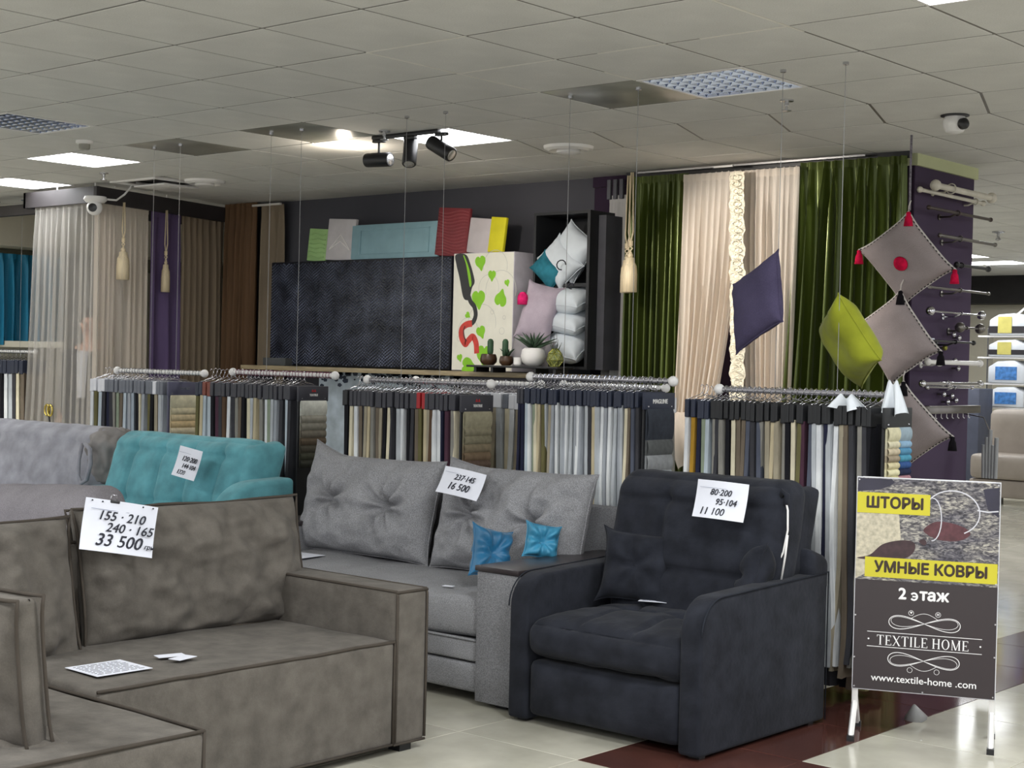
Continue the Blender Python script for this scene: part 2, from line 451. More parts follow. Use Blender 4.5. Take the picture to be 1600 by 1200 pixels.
# cassette
x, y = cell(*cassette)
t = thing('air_conditioner_cassette', 'open square air conditioner cassette in the ceiling above the left curtains', 'vent', (x+.3+SH/2, y+.3, CEIL))
g = G()
for (a, b, c, d) in [(-.30, .30, -.30, -.26), (-.30, .30, .26, .30), (-.30, -.26, -.26, .26), (.26, .30, -.26, .26)]: g.box(a, b, c, d, -.012, .02)
g.build('frame', M_white, t, bevel=.003); G().box(-.26, .26, -.26, .26, .03, .045).build('dark_opening', M_black, t)
G().box(-.2, .2, -.14, .2, -.035, -.02).build('grille', M_white, t, bevel=.003)
for (x, y, lab) in [(-9.77, 7.49, 'round white ceiling diffuser beside the open cassette'), (-6.12, 7.52, 'round white ceiling diffuser above the pillow niche')]:
    t = thing('round_diffuser', lab, 'vent', (x, y, CEIL), 0, 'round ceiling diffusers')
    G().lathe([(.16, 0), (.155, -.018), (.125, -.030), (.105, -.012), (.100, 0)], n=32).build('ring', M_white, t, smooth=2)
    G().lathe([(.099, -.002), (.1, -.004), (.001, -.004)], n=28).build('throat', mat('vent_throat', S(96, 92, 86), .8), t)
    G().lathe([(.075, -.018), (.078, -.040), (.055, -.046), (.01, -.046)], n=28).build('disc', M_white, t, smooth=2)
    G().tube([(0, 0, .0), (0, 0, -.03)], .01).build('screw', M_alu, t)
def cable_hook(x, y): pass
# detectors, cameras
t = thing('smoke_detector', 'white smoke detector on the ceiling left of the frame of curtains', 'detector', (-8.656, 5.667, CEIL))
G().lathe([(.055, 0), (.055, -.018), (.045, -.022)], n=20).build('base', M_white, t, smooth=2)
G().lathe([(.036, -.02), (.036, -.05), (.028, -.058), (.01, -.058)], n=20).build('cap', mat('grey_plastic', S(140, 138, 130), .4), t, smooth=2)
t = thing('dome_camera', 'white dome security camera on the ceiling above the purple column', 'camera', (-3.613, 7.683, CEIL), .3)
G().lathe([(.075, 0), (.075, -.006), (.05, -.01)], n=24).build('black_base', M_black, t, smooth=2, label='black mounting ring')
G().lathe([(.052, -.008), (.062, -.03), (.062, -.06), (.045, -.09), (.015, -.10)], n=24).build('body', M_white, t, smooth=2)
G().lathe([(.03, 0), (.03, .02), (.018, .03), (.004, .031)], (0, 0, 0), 20, axis='y').xf(Matrix.Translation((.045, -.045, -.055)) @ Matrix.Rotation(-2.4, 4, 'Z')).build('lens', M_black, t, smooth=2)
for (x, y, z, lab) in [(-3.1, 5.72, 2.66, 'small grey sprinkler disc on the wire of the purple pillow')]:
    pass
for k, (x, y, lab) in enumerate([(-10.06, 6.76, 'small sprinkler head on the ceiling above the frame near the white camera'), (-6.65, 6.42, 'small sprinkler head on the ceiling behind the first track spot'), (-4.11, 6.80, 'small sprinkler head on the ceiling right of the louvre lamp')]):
    t = thing('sprinkler', lab, 'sprinkler', (x, y, CEIL))
    G().lathe([(.035, 0), (.035, -.008), (.012, -.012), (.012, -.03)], n=14).build('rosette', M_alu, t, smooth=2)
    G().lathe([(.006, -.03), (.006, -.05), (.025, -.052), (.025, -.056), (.004, -.06)], n=12).build('deflector', M_alu, t, smooth=2)

# --- track with three spots
t = thing('lighting_track', 'short black ceiling track carrying the three black spotlights', 'track', (-6.6, 6.55, CEIL))
G().box(-.28, .28, -.018, .018, -.022, 0).build('rail', M_black, t, bevel=.003)
def spot(x, lab, elev, az, drop=.09):
    t = thing('track_spotlight', lab, 'spotlight', (x, 6.55, CEIL-.022), 0, 'black track spotlights')
    G().box(-.045, .045, -.016, .016, -.02, 0).build('adapter', M_black, t, bevel=.003)
    G().tube([(0, 0, -.02), (0, 0, -drop)], .007).build('stem', M_black, t)
    R = Matrix.Translation((0, 0, -drop-.035)) @ Matrix.Rotation(az, 4, 'Z') @ Matrix.Rotation(elev, 4, 'Y')
    G().lathe([(.030, -.10), (.042, -.092), (.044, -.08), (.044, .085), (.040, .09)], n=24, axis='x').xf(R).build('body', M_black, t, smooth=2)
    G().lathe([(.037, .084), (.037, .088), (.030, .091), (.002, .0915)], n=20, axis='x').xf(R).build('lens', M_alu, t, smooth=2, label='silver lens ring')
    return R
spot(-6.83, 'leftmost black track spotlight, lying level with its lens to the right', .02, .15)
spot(-6.56, 'middle black track spotlight seen end on against the lit panel', 1.1, -.9, .06)
spot(-6.30, 'rightmost black track spotlight tilted down to the right', .5, .1, .06)
lamp('spot_glow', 'POINT', (-7.30, 6.72, 2.73), 8, (1, .88, .72), .03)
lamp('spot_beam_1', 'SPOT', (-6.2, 6.55, 2.68), 200, (1, .92, .82), .03, spot_size=1.0, spot_blend=.6).rotation_euler = Vector((.9, 2.2, -.9)).to_track_quat('-Z', 'Y').to_euler()
lamp('spot_beam_2', 'SPOT', (-6.58, 6.58, 2.66), 45, (1, .92, .82), .03, spot_size=1.2, spot_blend=.6).rotation_euler = Vector((-.9, 2.2, -.9)).to_track_quat('-Z', 'Y').to_euler()

# ================================================================== SOFAS
M_brown = mat('brown_velour', S(96, 91, 85), .95, var=.10, scale=13, detail=10, bump=.25, bscale=40, sheen=.15, speck=.05)
M_brownpipe = mat('brown_piping', S(72, 66, 60), .9)
M_gray = mat('grey_woven', S(140, 140, 143), .95, var=.05, scale=5, speck=.30, sscale=260, bump=.3, bscale=300)
M_gray2 = mat('grey_woven_arm', S(126, 126, 129), .95, var=.04, scale=5, speck=.30, sscale=260, bump=.3, bscale=300)
M_navy = mat('charcoal_velour', S(37, 39, 46), .95, var=.14, scale=12, detail=8, bump=.2, bscale=50, sheen=.12)
M_teal = mat('teal_velour', S(98, 158, 168), .95, var=.10, scale=9, detail=8, bump=.2, bscale=50, sheen=.3)
M_pale = mat('pale_grey_velour', S(150, 150, 158), .95, var=.10, scale=9, detail=8, bump=.2, bscale=50, sheen=.3)
M_gray3 = mat('mid_grey_woven', S(140, 136, 141), .95, var=.05, scale=5, speck=.18, sscale=260, bump=.3, bscale=300)

def rectprof(x0, x1, z0, z1, r, corners='tl tr'):
    """rounded profile polygon"""
    P = []
    def arc(cx, cz, a0, a1, k=8):
        for i in range(k+1):
            a = a0+(a1-a0)*i/k; P.append((cx+r*math.cos(a), cz+r*math.sin(a)))
    P.append((x0, z0)); P.append((x1, z0))
    if 'tr' in corners: arc(x1-r, z1-r, 0, PI/2)
    else: P.append((x1, z1))
    if 'tl' in corners: arc(x0+r, z1-r, PI/2, PI)
    else: P.append((x0, z1))
    return P

# ---- charcoal armchair
A = thing('folding_armchair', 'charcoal velour folding armchair with a button pillow at each arm', 'armchair', (-3.655, 5.22, 0))
for s in (-1, 1):
    pr = rectprof(-.46, .47, .012, .60, .13, 'tl')
    pr = [(p, q+(.03*(p+.46)/.93 if q > .3 else 0)) for (p, q) in pr]
    x0, x1 = (.375, .475) if s > 0 else (-.475, -.375)
    G().prism(pr, x0, x1).build('armrest', M_navy, A, bevel=.016, seg=3)
    sm = G(); sm.tube([(s*(.476), p, q) for (p, q) in pr[1:]], .003, 5); sm.build('seam', mat('charcoal_seam', S(40, 43, 50), .9), A, smooth=True)
    for yy in (-.4, .4): G().box(min(s*.40, s*.45), max(s*.40, s*.45), yy-.02, yy+.02, 0, .013).build('foot', M_black, A)
def navy_front(w, n, p):
    b = (1-p[0]**4)*(1-p[2]**4)
    return w+Vector((0, -.018*b, 0))
softbox(-.37, .37, -.455, -.30, .035, .262, .03, 22, navy_front).build('front_panel', M_navy, A, smooth=True, weld=True)
def seat_disp(w, n, p):
    x, y = w.x, w.y
    puff = (1-p[0]**4)*(1-p[1]**4)
    top = max(0, n.z) if p[2] > .9 else 0
    d = 0
    if p[2] > .9:
        d = .040*puff
        for sx in (-.13, .13): d -= .022*math.exp(-((x-sx)/.012)**2)*puff**.5
        for yy in (-.08, .18): d -= .018*math.exp(-((y-yy)/.012)**2)*puff**.5
        for sx in (-.13, .13):
            for yy in (-.08, .18): d -= .02*math.exp(-((x-sx)**2+(y-yy)**2)/.0016)
    d += noise.noise(w*7)*.010+noise.noise(w*18)*.004
    nn = n if n.length > 0 else Vector((0, 0, 0))
    ax = max(range(3), key=lambda i: abs(p[i])); nv = Vector((0, 0, 0)); nv[ax] = p[ax]
    bulge = .025*(1-p[0]**4)*(1-p[2]**4) if abs(p[1]) > .9 and p[1] < 0 else 0
    return w+nv*d+Vector((0, -bulge, 0))
softbox(-.385, .385, -.465, .42, .275, .425, .055, 80, seat_disp).build('seat_cushion', M_navy, A, smooth=True, weld=True)
G().box(-.37, .37, -.30, .44, .03, .27).build('frame', M_navy, A)
def back_disp_factory(w0, w1, lean, quilt_x, quilt_z, rolled=.0, amp=.03, thick_top=1.0):
    def f(w, n, p):
        t = (p[2]+1)/2; x, y, z = w
        xs = w0+(w1-w0)*min(1, max(0, (t-.15)/.3)); x2 = x*xs
        d = 0
        if p[1] < -.9:
            edge = (1-p[0]**6)*(1-p[2]**6); d = amp*edge
            for q in quilt_x: d -= amp*.75*math.exp(-(abs(x-q)/.014)**1.2)*edge
            for q in quilt_z: d -= amp*.75*math.exp(-(abs(z-q)/.014)**1.2)*edge
            for q in quilt_x:
                for r in quilt_z: d -= amp*.6*math.exp(-((x-q)**2+(z-r)**2)/.0014)
        N = noise.noise(Vector((x*6, y*6, z*6)))*.012+noise.noise(Vector((x*17, y*17, z*17)))*.004
        y2 = y-d-N+lean*(t**1.0)
        return Vector((x2, y2, z+N*.5))
    return f
softbox(-.43, .43, .02, .26, .33, 1.01, .085, 80, back_disp_factory(.86, 1.0, .17, (-.13,), (.62, .90), amp=.034)).build('backrest', M_navy, A, smooth=True, weld=True)
g = G(); g.tube([(.30, .245, .915), (.31, .22, .93), (.325, .245, .905), (.31, .25, .86)], .013, 8)
softbox(.33, .415, .12, .42, .60, .98, .04, 18, lambda w, n, p: w+Vector((0, .10*(p[2]+1)/2, noise.noise(w*14)*.012))).build('side_roll', M_navy, A, smooth=True, weld=True)
softbox(.36, .47, .34, .50, .58, .74, .04, 12, lambda w, n, p: w+Vector((0, 0, -.05*(p[1]+1)/2))).build('back_skirt', M_navy, A, smooth=True, weld=True)
g = G(); g.tube([(.425, .20, .93), (.44, .19, .90), (.445, .185, .82), (.43, .18, .73), (.405, .16, .66), (.395, .14, .62)], .0045, 6)
g.tube([(.445, .185, .80), (.44, .18, .72), (.43, .17, .62)], .0045, 6); g.build('cord', M_white, A, smooth=True, label='white pull cord')
g = G(); g.tube([(.40, .205, .95), (.41, .195, .975), (.425, .205, .96), (.425, .20, .92)], .012, 8); g.build('loop', M_navy, A, smooth=True)
E1 = [(-.105, 0), (.105, 0)]
def small_pillow(name, lab, loc, rot, w, h, t, m, tufts=((0, 0),), seed=1, cat='pillow', group=None, n=26, fold=.012, pinch=.12, button=True, wr=.006):
    T = thing(name, lab, cat, loc, rot=rot, group=group)
    pillow(w, h, t, n, pinch, tufts, seed, fold=fold, wr=wr).build('cover', m, T, smooth=True, weld=True)
    g = G(); g.tube(pillow_edge(w, h, pinch), .0035, 6, closed=True); g.build('seam', m, T, smooth=True)
    if button:
        for (a, b) in tufts:
            G().ball((a, -t*.5+t*.40, b), .012, 10, sz=.8).build('button', m, T, smooth=True)
    return T
small_pillow('button_pillow', 'charcoal button pillow leaning on the left arm of the charcoal armchair', (-3.86, 5.27, .615), (-.28, .05, .42), .33, .33, .13, M_navy, seed=4, group='charcoal button pillows', pinch=.16, fold=.016)
small_pillow('button_pillow', 'charcoal button pillow half hidden behind the right arm of the charcoal armchair', (-3.345, 5.36, .60), (-.30, -.12, -.95), .33, .33, .15, M_navy, seed=5, group='charcoal button pillows', pinch=.12)

# ---- grey woven sofa
B = thing('grey_sofa', 'light grey woven three-seat sofa with a black shelf on its box arm', 'sofa', (-5.275, 5.3, 0))
G().box(.885, 1.115, -.455, .40, .02, .578).build('armrest', M_gray2, B, bevel=.006)
G().box(-1.115, -.885, -.455, .40, .02, .578).build('armrest', M_gray2, B, bevel=.006)
G().box(.878, 1.122, -.462, .41, .58, .602).build('arm_shelf', M_blackwood, B, bevel=.002, label='black wooden arm shelf')
G().box(-1.122, -.878, -.462, .41, .58, .602).build('arm_shelf', M_blackwood, B, bevel=.002, label='black wooden arm shelf')
def soft_noise(a=.004, k=6):
    return lambda w, n, p: w+Vector((0, 0, noise.noise(w*k)*a))
softbox(-.885, .885, -.435, .45, .275, .452, .045, 40, soft_noise(.012, 3)).build('seat', M_gray, B, smooth=True, weld=True)
softbox(-.88, .88, -.435, .40, .178, .272, .012, 30).build('upper_drawer', M_gray, B, smooth=True, weld=True)
softbox(-.88, .88, -.430, .40, .045, .172, .012, 30).build('lower_drawer', M_gray, B, smooth=True, weld=True)
g = G(); g.tube([(-.885, -.437, .274), (.885, -.437, .274)], .006, 6); g.build('piping', M_gray, B, smooth=True)
G().prism(rectprof(-1.1, 1.06, .05, .80, .10), .43, .52, 'y').build('back_frame', M_gray2, B, bevel=.015)
for s in (-1, 1):
    for yy in (-.38, .4): G().box(s*1.0-.03, s*1.0+.03, yy-.03, yy+.03, 0, .02).build('foot', M_black, B)
def big_cushion(x, lab, seed, rz, flop):
    T = thing('back_cushion', lab, 'cushion', (x, 5.53, .705), rot=(-.24, 0, rz), group='grey tufted back cushions')
    tf = ((-.20, .01), (.20, .0))
    g = pillow(.97, .53, .24, 84, .055, tf, seed, wr=.018, fold=.028)
    g.v = [(a, b, c+flop*max(0, (-a-.25))*1.0*max(0, c)*3) for (a, b, c) in g.v]
    g.build('cover', M_gray, T, smooth=True, weld=True)
    e = pillow_edge(.97, .53, .055); e = [(a, b, c+flop*max(0, (-a-.25))*max(0, c)*3) for (a, b, c) in e]
    G().tube(e, .004, 6, closed=True).build('seam', M_gray, T, smooth=True)
    for (a, b) in tf: G().ball((a, -.018, b), .015, 10, sz=.7).build('button', M_gray, T, smooth=True)
big_cushion(-5.78, 'left tufted grey back cushion, its upper left corner sticking up', 3, .02, .35)
big_cushion(-4.80, 'right tufted grey back cushion with a price sheet on top', 8, -.03, .15)
M_blue = mat('blue_satin', S(24, 98, 138), .45, var=.12, scale=8, sheen=.2)
M_blued = mat('deep_blue_satin', S(28, 60, 110), .4, var=.1)
M_blue2 = mat('light_blue_satin', S(60, 138, 172), .45, var=.12, scale=9)
T = small_pillow('blue_pillow', 'small blue satin pillow lying against the inside of the sofa arm', (-4.63, 5.20, .60), (-.30, .25, 1.25), .22, .25, .12, M_blue, ((0, 0),), 11, group='small blue pillows', pinch=.14, button=False)
T = small_pillow('blue_pillow', 'small light blue satin pillow with a tied corner standing on the black arm shelf', (-4.43, 5.32, .665), (-.25, .18, .95), .17, .165, .11, M_blue2, ((0, 0),), 12, group='small blue pillows', pinch=.14, button=False)

# ---- brown corner sofa (faces +x)
C_ = thing('brown_corner_sofa', 'large taupe brown velour corner sofa with dark piping in the foreground', 'sofa', (-4.04, 4.02, 0))
def pipe(path, r=.006, name='piping', par=None, m=None):
    return G().tube(path, r, 6).build(name, m or M_brownpipe, par or C_, smooth=True)
armg = softbox(-1.10, 0, .0, .165, .03, .61, .018, 30, soft_noise(.006, 4)); armg.build('armrest', M_brown, C_, smooth=True, weld=True)
for (ya, yb) in [(.004, .004), (.161, .161)]:
    pipe([(-1.08, ya, .607), (-.5, ya, .606), (-.006, ya, .607), (-.001, ya, .59), (-.001, ya+.002, .3), (-.001, ya, .045)], .0055)
pipe([(-.003, .0, .604), (-.003, .165, .604)], .0055)
pipe([(-.003, .0, .035), (-.003, .165, .035)], .005)
def bseat(w, n, p):
    return w+Vector((0, 0, noise.noise(w*3)*.010 if p[2] > 0 else 0))+Vector((noise.noise(w*4)*.006, 0, 0))
softbox(-.75, 0, -1.29, -.003, .03, .425, .02, 40, bseat).build('seat_block', M_brown, C_, smooth=True, weld=True)
P = [(-.0, -1.29+.1*i*1.286/1.29, .423+noise.noise(Vector((0, i*.5, 0)))*.004) for i in range(13)]+[(0, -.006, .424)]
pipe([(-.002, y, z) for (x, y, z) in P]+[(-.001, -.006, .40), (-.001, -.006, .04)], .006)
pipe([(0, -1.28, .04), (0, -.01, .04)], .005)
softbox(-.75, .54, -2.4, -1.295, .03, .402, .02, 40, bseat).build('chaise_block', M_brown, C_, smooth=True, weld=True)
pipe([(.538, -2.38, .401), (.539, -1.8, .402), (.538, -1.297, .401), (.2, -1.296, .404), (-.2, -1.296, .402), (-.6, -1.296, .402)], .006)
pipe([(.538, -1.297, .40), (.539, -1.297, .05)], .006)
softbox(-1.10, -.75, -2.4, 0, .03, .78, .04, 30).build('back_frame', M_brown, C_, smooth=True, weld=True)
pipe([(-.78, -2.4, .785), (-.76, -.01, .785)], .007)
for (fx, fy) in [(-.05, .08), (-1.0, .08), (.45, -1.4), (.45, -2.3), (-1.0, -2.3)]: G().box(fx-.03, fx+.03, fy-.03, fy+.03, 0, .03).build('foot', M_black, C_)
def brown_cushion(lab, y0, seed, w, h, zc, xc, lean, yaw_=0):
    T = thing('back_cushion', lab, 'cushion', (xc, y0, zc), rot=(lean, 0, PI/2+yaw_), group='taupe back cushions')
    # local x -> +Y, local y(front is -y) -> faces +X
    g = pillow(w, h, .20, 64, .03, (), seed, wr=.024, power=.42)
    g.build('cover', M_brown, T, smooth=True, weld=True)
    for yy in (-.022, .022):
        P = pillow_edge(w, h, .03, 14, yy); P = [(a*1.002, b, c*1.004+noise.noise(Vector((a*4, c*4, seed)))*.008) for (a, b, c) in P]
        G().tube(P, .006, 6, closed=True).build('piping', M_brownpipe, T, smooth=True)
brown_cushion('wide taupe back cushion beside the arm of the corner sofa', 3.655, 21, 1.06, .50, .655, -4.78, -.20)
brown_cushion('taupe back cushion at the left edge, behind the price sheet corner', 2.56, 22, 1.06, .50, .635, -4.74, -.20)
T = thing('side_cushion', 'taupe cushion standing on edge on the chaise at the lower left', 'cushion', (-4.12, 2.27, .595), rot=(.10, 0, .03))
g = pillow(.90, .42, .20, 34, .04, (), 31, wr=.016, power=.38); g.build('cover', M_brown, T, smooth=True, weld=True)
for yy in (-.04, .04):
    P = pillow_edge(.90, .42, .04, 14, yy); P = [(a*1.004, b, c*1.006+noise.noise(Vector((a*5, c*5, 2)))*.008) for (a, b, c) in P]
    G().tube(P, .006, 6, closed=True).build('piping', M_brownpipe, T, smooth=True)
softbox(.32, .50, -.075, .08, -.225, -.16, .03, 14, lambda w, n, p: w+Vector((0, 0, noise.noise(w*16)*.015-.02*(p[0]+1)))).build('folded_hem', M_brown, T, smooth=True, weld=True)
# ---- teal folding sofa
D = thing('teal_sofa', 'turquoise velour sofa with a channel-quilted back and price sheet', 'sofa', (-7.29, 5.25, 0))
def teal_back(w, n, p):
    x, y, z = w; t = (p[2]+1)/2; d = 0
    if p[1] < -.9:
        e = (1-p[0]**8)*(1-p[2]**8); d = .035*e
        for q in (-.40, -.13, .14, .41): d -= .036*math.exp(-(abs(x-q)/.022)**1.2)*e
        for q in (.62, .90): d -= .022*math.exp(-(abs(z-q)/.018)**1.2)*e
        for q in (-.40, -.13, .14, .41):
            for r in (.62, .90): d -= .012*math.exp(-((x-q)**2+(z-r)**2)/.001)
    N = noise.noise(w*6)*.010
    return Vector((x, y-d-N+.20*t, z+N*.5))
softbox(-.66, .62, .02, .20, .33, 1.0, .075, 100, teal_back).build('backrest', M_teal, D, smooth=True, weld=True)
softbox(.50, .66, .14, .40, .70, .985, .06, 20, lambda w, n, p: w+Vector((0, .08*(p[2]+1)/2, noise.noise(w*16)*.02))).build('side_roll', M_teal, D, smooth=True, weld=True)
softbox(-.64, .64, -.45, .10, .28, .45, .05, 30, soft_noise(.01, 5)).build('seat_cushion', M_teal, D, smooth=True, weld=True)
for s in (-1, 1):
    pr = []
    for i in range(9):
        a = PI/2+PI/2*i/8; pr.append((.17+.26*math.cos(a), .57+.22*math.sin(a)))
    pr = [(.40, .05), (.40, .80)]+pr+[(-.30, .52), (-.42, .46), (-.44, .40), (-.44, .05)]
    x0, x1 = (.64, .79) if s > 0 else (-.79, -.64)
    if s < 0: pr = [(p, min(q, .66)) for p, q in pr]
    G().prism(pr, x0, x1).build('armrest', M_teal, D, bevel=.03, seg=3)
G().box(-.64, .64, -.44, .42, .04, .28).build('base', M_teal, D, bevel=.01)
for s in (-1, 1):
    for yy in (-.38, .36): G().box(s*.7-.03, s*.7+.03, yy-.03, yy+.03, 0, .05).build('foot', M_black, D)
# ---- pale sofa
Fz = thing('pale_grey_sofa', 'pale grey velour sofa with a rolled quilted top at the left edge', 'sofa', (-9.1, 5.40, 0))
def pale_back(w, n, p):
    x, y, z = w; t = (p[2]+1)/2; d = 0
    if p[1] < -.9:
        e = (1-p[0]**8)*(1-p[2]**8); d = .02*e-.018*math.exp(-((z-.89)/.012)**2)*e
        for q in (-.6, -.3, 0, .3, .6): d -= .016*math.exp(-((x-q)**2+(z-.89)**2)/.001)
    N = noise.noise(w*6)*.010
    return Vector((x, y-d-N+.14*t, z+N*.5))
softbox(-.9, .88, .02, .24, .33, 1.0, .09, 80, pale_back).build('backrest', M_pale, Fz, smooth=True, weld=True)
softbox(.70, .97, .10, .42, .62, .99, .12, 24, lambda w, n, p: w+n*(noise.noise(w*20)*.03)).build('gathered_end', mat('pale_grey_side', S(138, 134, 132), .95, var=.1), Fz, smooth=True, weld=True)
softbox(-.85, .85, -.42, .10, .28, .45, .05, 30).build('seat_cushion', M_pale, Fz, smooth=True, weld=True)
G().box(-.85, .9, -.40, .40, .04, .28).build('base', M_pale, Fz, bevel=.01)
g = G(); g.tube([(.80, .06, .90), (.81, .03, .80), (.82, .02, .70), (.86, .02, .655), (.90, .03, .68), (.925, .04, .78), (.90, .05, .87), (.83, .06, .90)], .014, 8)
g.build('strap_loop', M_pale, Fz, smooth=True)
for s in (-1, 1):
    for yy in (-.34, .34): G().box(s*.8-.03, s*.8+.03, yy-.03, yy+.03, 0, .05).build('foot', M_black, Fz)
# ---- darker grey sofa between
H_ = thing('rounded_grey_sofa', 'mid grey woven sofa with a rounded soft back behind the brown corner sofa', 'sofa', (-7.45, 4.30, 0))
def lump(w, n, p):
    x = w.x
    return w+Vector((0, -.06*(1-p[2]**2) if p[1] < 0 else 0, (.030*math.sin(x*2.6-.9) if p[2] > .2 else 0)+noise.noise(w*5)*.008))
softbox(-1.0, .98, .0, .26, .36, .775, .10, 40, lump).build('backrest', M_gray3, H_, smooth=True, weld=True)
softbox(-.98, .96, -.70, .05, .24, .43, .05, 26).build('seat_cushion', M_gray3, H_, smooth=True, weld=True)
G().box(-.98, .96, -.68, .24, .04, .36).build('base', M_gray3, H_, bevel=.01)
for s in (-1, 1):
    for yy in (-.6, .18): G().box(s*.9-.03, s*.9+.03, yy-.03, yy+.03, 0, .05).build('foot', M_black, H_)

# ---- price sheets
def sheet(lab, loc, rot, w, h, lines, clip=False, curl=.01, small=False, name='price_sheet'):
    T = thing(name, lab, 'paper', loc, rot=rot, group=None)
    # local x width, local z height, faces -y
    def fn(u, v): return (w*(u-.5), -curl*math.sin(PI*u)*1.0-curl*(v-.5)**2*2, h*(v-.5))
    def fn2(u, v): a = fn(u, v); return (a[0], a[1]+.0008, a[2])
    G().grid(fn, 10, 8).grid(fn2, 10, 8).build('page', M_paper, T, smooth=True)
    for (s, x, z, size, ital) in lines:
        text(s, size, M_ink, 'handwriting', T, (x, -curl-.0025, z), (PI/2, 0, 0), bold=size*.010, shear=.25)
    if not small:
        g = G(); n = 6
        g.box(-w*.42, w*.1, -curl-.002, -curl-.0016, h*.30, h*.31)
        g.build('printed_line', M_inkgrey, T)
    if clip:
        g = G()
        for i in range(7):
            x = -w*.42+w*.84*i/6
            g.lathe([(.003, -.001), (.003, .001)], (x, 0, 0), 8, axis='y').xf(Matrix.Identity(4))
        g.v = [(a, b-curl-.002, c+h*.455) for (a, b, c) in g.v]; g.build('punch_hole', M_ink, T)
        c = thing('binder_clip', 'small black binder clip holding the price sheet on the taupe cushion', 'clip', loc, rot=rot)
        G().box(-w*.18-.0, -w*.18+.035, -.02, .015, h*.45, h*.51).build('jaw', M_black, c, bevel=.003)
        G().tube([(-w*.18+.005, .0, h*.5), (-w*.18+.008, 0, h*.62), (-w*.18+.026, 0, h*.62), (-w*.18+.03, 0, h*.5)], .0015, 6).build('wire', M_steel, c, smooth=True)
    return T
sheet('price sheet reading 33 500 clipped on the corner of the brown cushion', (-4.655, 3.22, .845), (-.16, .17, PI/2-.28), .27, .185,
      [('155 · 210', .0, .035, .046, 1), ('240 · 165', .035, -.005, .046, 1), ('33 500', .0, -.052, .062, 1), ('грн', .115, -.058, .022, 1)], clip=True, curl=.012)
sheet('price sheet pinned to the turquoise sofa back', (-6.93, 5.235, .868), (-.26, .12, .02), .20, .17,
      [('120·200', .02, .02, .040, 1), ('144·104', .03, -.02, .036, 1), ('1320', -.02, -.058, .036, 1)])
sheet('price sheet reading 16 500 lying over the right grey cushion', (-4.985, 5.375, .885), (-.42, .10, .0), .27, .135,
      [('237·145', .02, .022, .040, 1), ('16 500', .0, -.025, .050, 1)], curl=.012)
sheet('price sheet reading 11 100 on the back of the charcoal armchair', (-3.435, 5.255, .93), (-.22, .03, .04), .24, .155,
      [('80·200', .0, .03, .036, 1), ('95·104', .03, -.008, .036, 1), ('11 100', -.03, -.05, .042, 1)], curl=.010)
def flat(lab, loc, rz, w, h, kind='print', name='leaflet'):
    T = thing(name, lab, 'paper', loc, rz)
    G().box(-w/2, w/2, -h/2, h/2, 0, .0015).build('page', M_paper, T)
    if kind == 'print':
        rnd = random.Random(5); g = G()
        for i in range(9):
            y = -h*.38+h*.76*i/8; x = -w*.42
            while x < w*.38:
                L = rnd.uniform(.008, .03); g.box(x, min(x+L, w*.42), y-.0025, y+.0025, .0016, .0019); x += L+.006
        g.build('print', M_ink if name == 'handwritten_sheet' else M_inkgrey, T)
    return T
flat('sheet covered in handwriting lying on the brown seat', (-4.29, 2.94, .4335), 1.55, .21, .19, name='handwritten_sheet')
flat('small white card on the brown seat, the left of the two', (-4.33, 3.215, .4335), 1.3, .10, .05, 'card', 'card')
flat('small white card on the brown seat, the right of the two', (-4.26, 3.215, .436), 1.8, .09, .05, 'card', 'card')
flat('white leaflet lying on the charcoal armchair seat', (-3.73, 5.30, .484), .4, .20, .14)
flat('tiny white card on the charcoal armchair seat by its right arm', (-3.33, 4.98, .470), .6, .09, .045, 'card', 'card')
flat('clear sleeve lying on the left of the grey sofa seat', (-6.0, 5.2, .458), .1, .30, .18, 'card', 'plastic_sleeve')
flat('small white tag on the grey sofa seat beside the blue pillow', (-4.72, 5.02, .458), .3, .05, .03, 'card', 'card')

# ================================================================== SIGN
sg = thing('poster_stand', 'white metal floor stand with the curtain and carpet poster', 'sign', (-2.75, 5.70, 0), math.atan2(.215, .51))
Ws, Z0, Z1 = .555, .185, 1.045
g = G()
for s in (-1, 1):
    x = s*(Ws/2-.012); G().box(x-.012, x+.012, .006, .024, .10, Z1-.01).build('post', M_white, sg, bevel=.002)
    G().tube([(x, .015, .13), (x, -.10, .03), (x-.0, -.115, .012)], .012, 6).build('leg', M_white, sg)
    G().tube([(x, .015, .16), (x, .14, .03), (x, .155, .012)], .012, 6).build('leg', M_white, sg)
    G().box(x-.014, x+.014, -.135, -.10, 0, .022).build('rubber_foot', M_black, sg); G().box(x-.014, x+.014, .14, .175, 0, .022).build('rubber_foot', M_black, sg)
for z in (.2, Z1-.02): G().box(-Ws/2+.02, Ws/2-.02, .008, .022, z, z+.02).build('crossbar', M_white, sg, bevel=.002)
G().box(-Ws/2, Ws/2, -.0, .006, Z0, Z1).build('board', mat('poster_edge', S(215, 215, 220), .4), sg)
M_pbrown = mat('poster_brown', S(50, 42, 44), .35, var=.01)
M_yel = mat('poster_yellow', S(200, 190, 48), .35, var=.01)
M_pw = mat('poster_white', S(240, 238, 238), .35, var=.01)
M_pink = mat('poster_dark_text', S(52, 36, 22), .35, var=.01)
poster = G().box(-Ws/2+.003, Ws/2-.003, -.0015, -.0002, Z0+.003, Z1-.004).build('poster', M_pbrown, sg)
zp = Z1-.004-.410
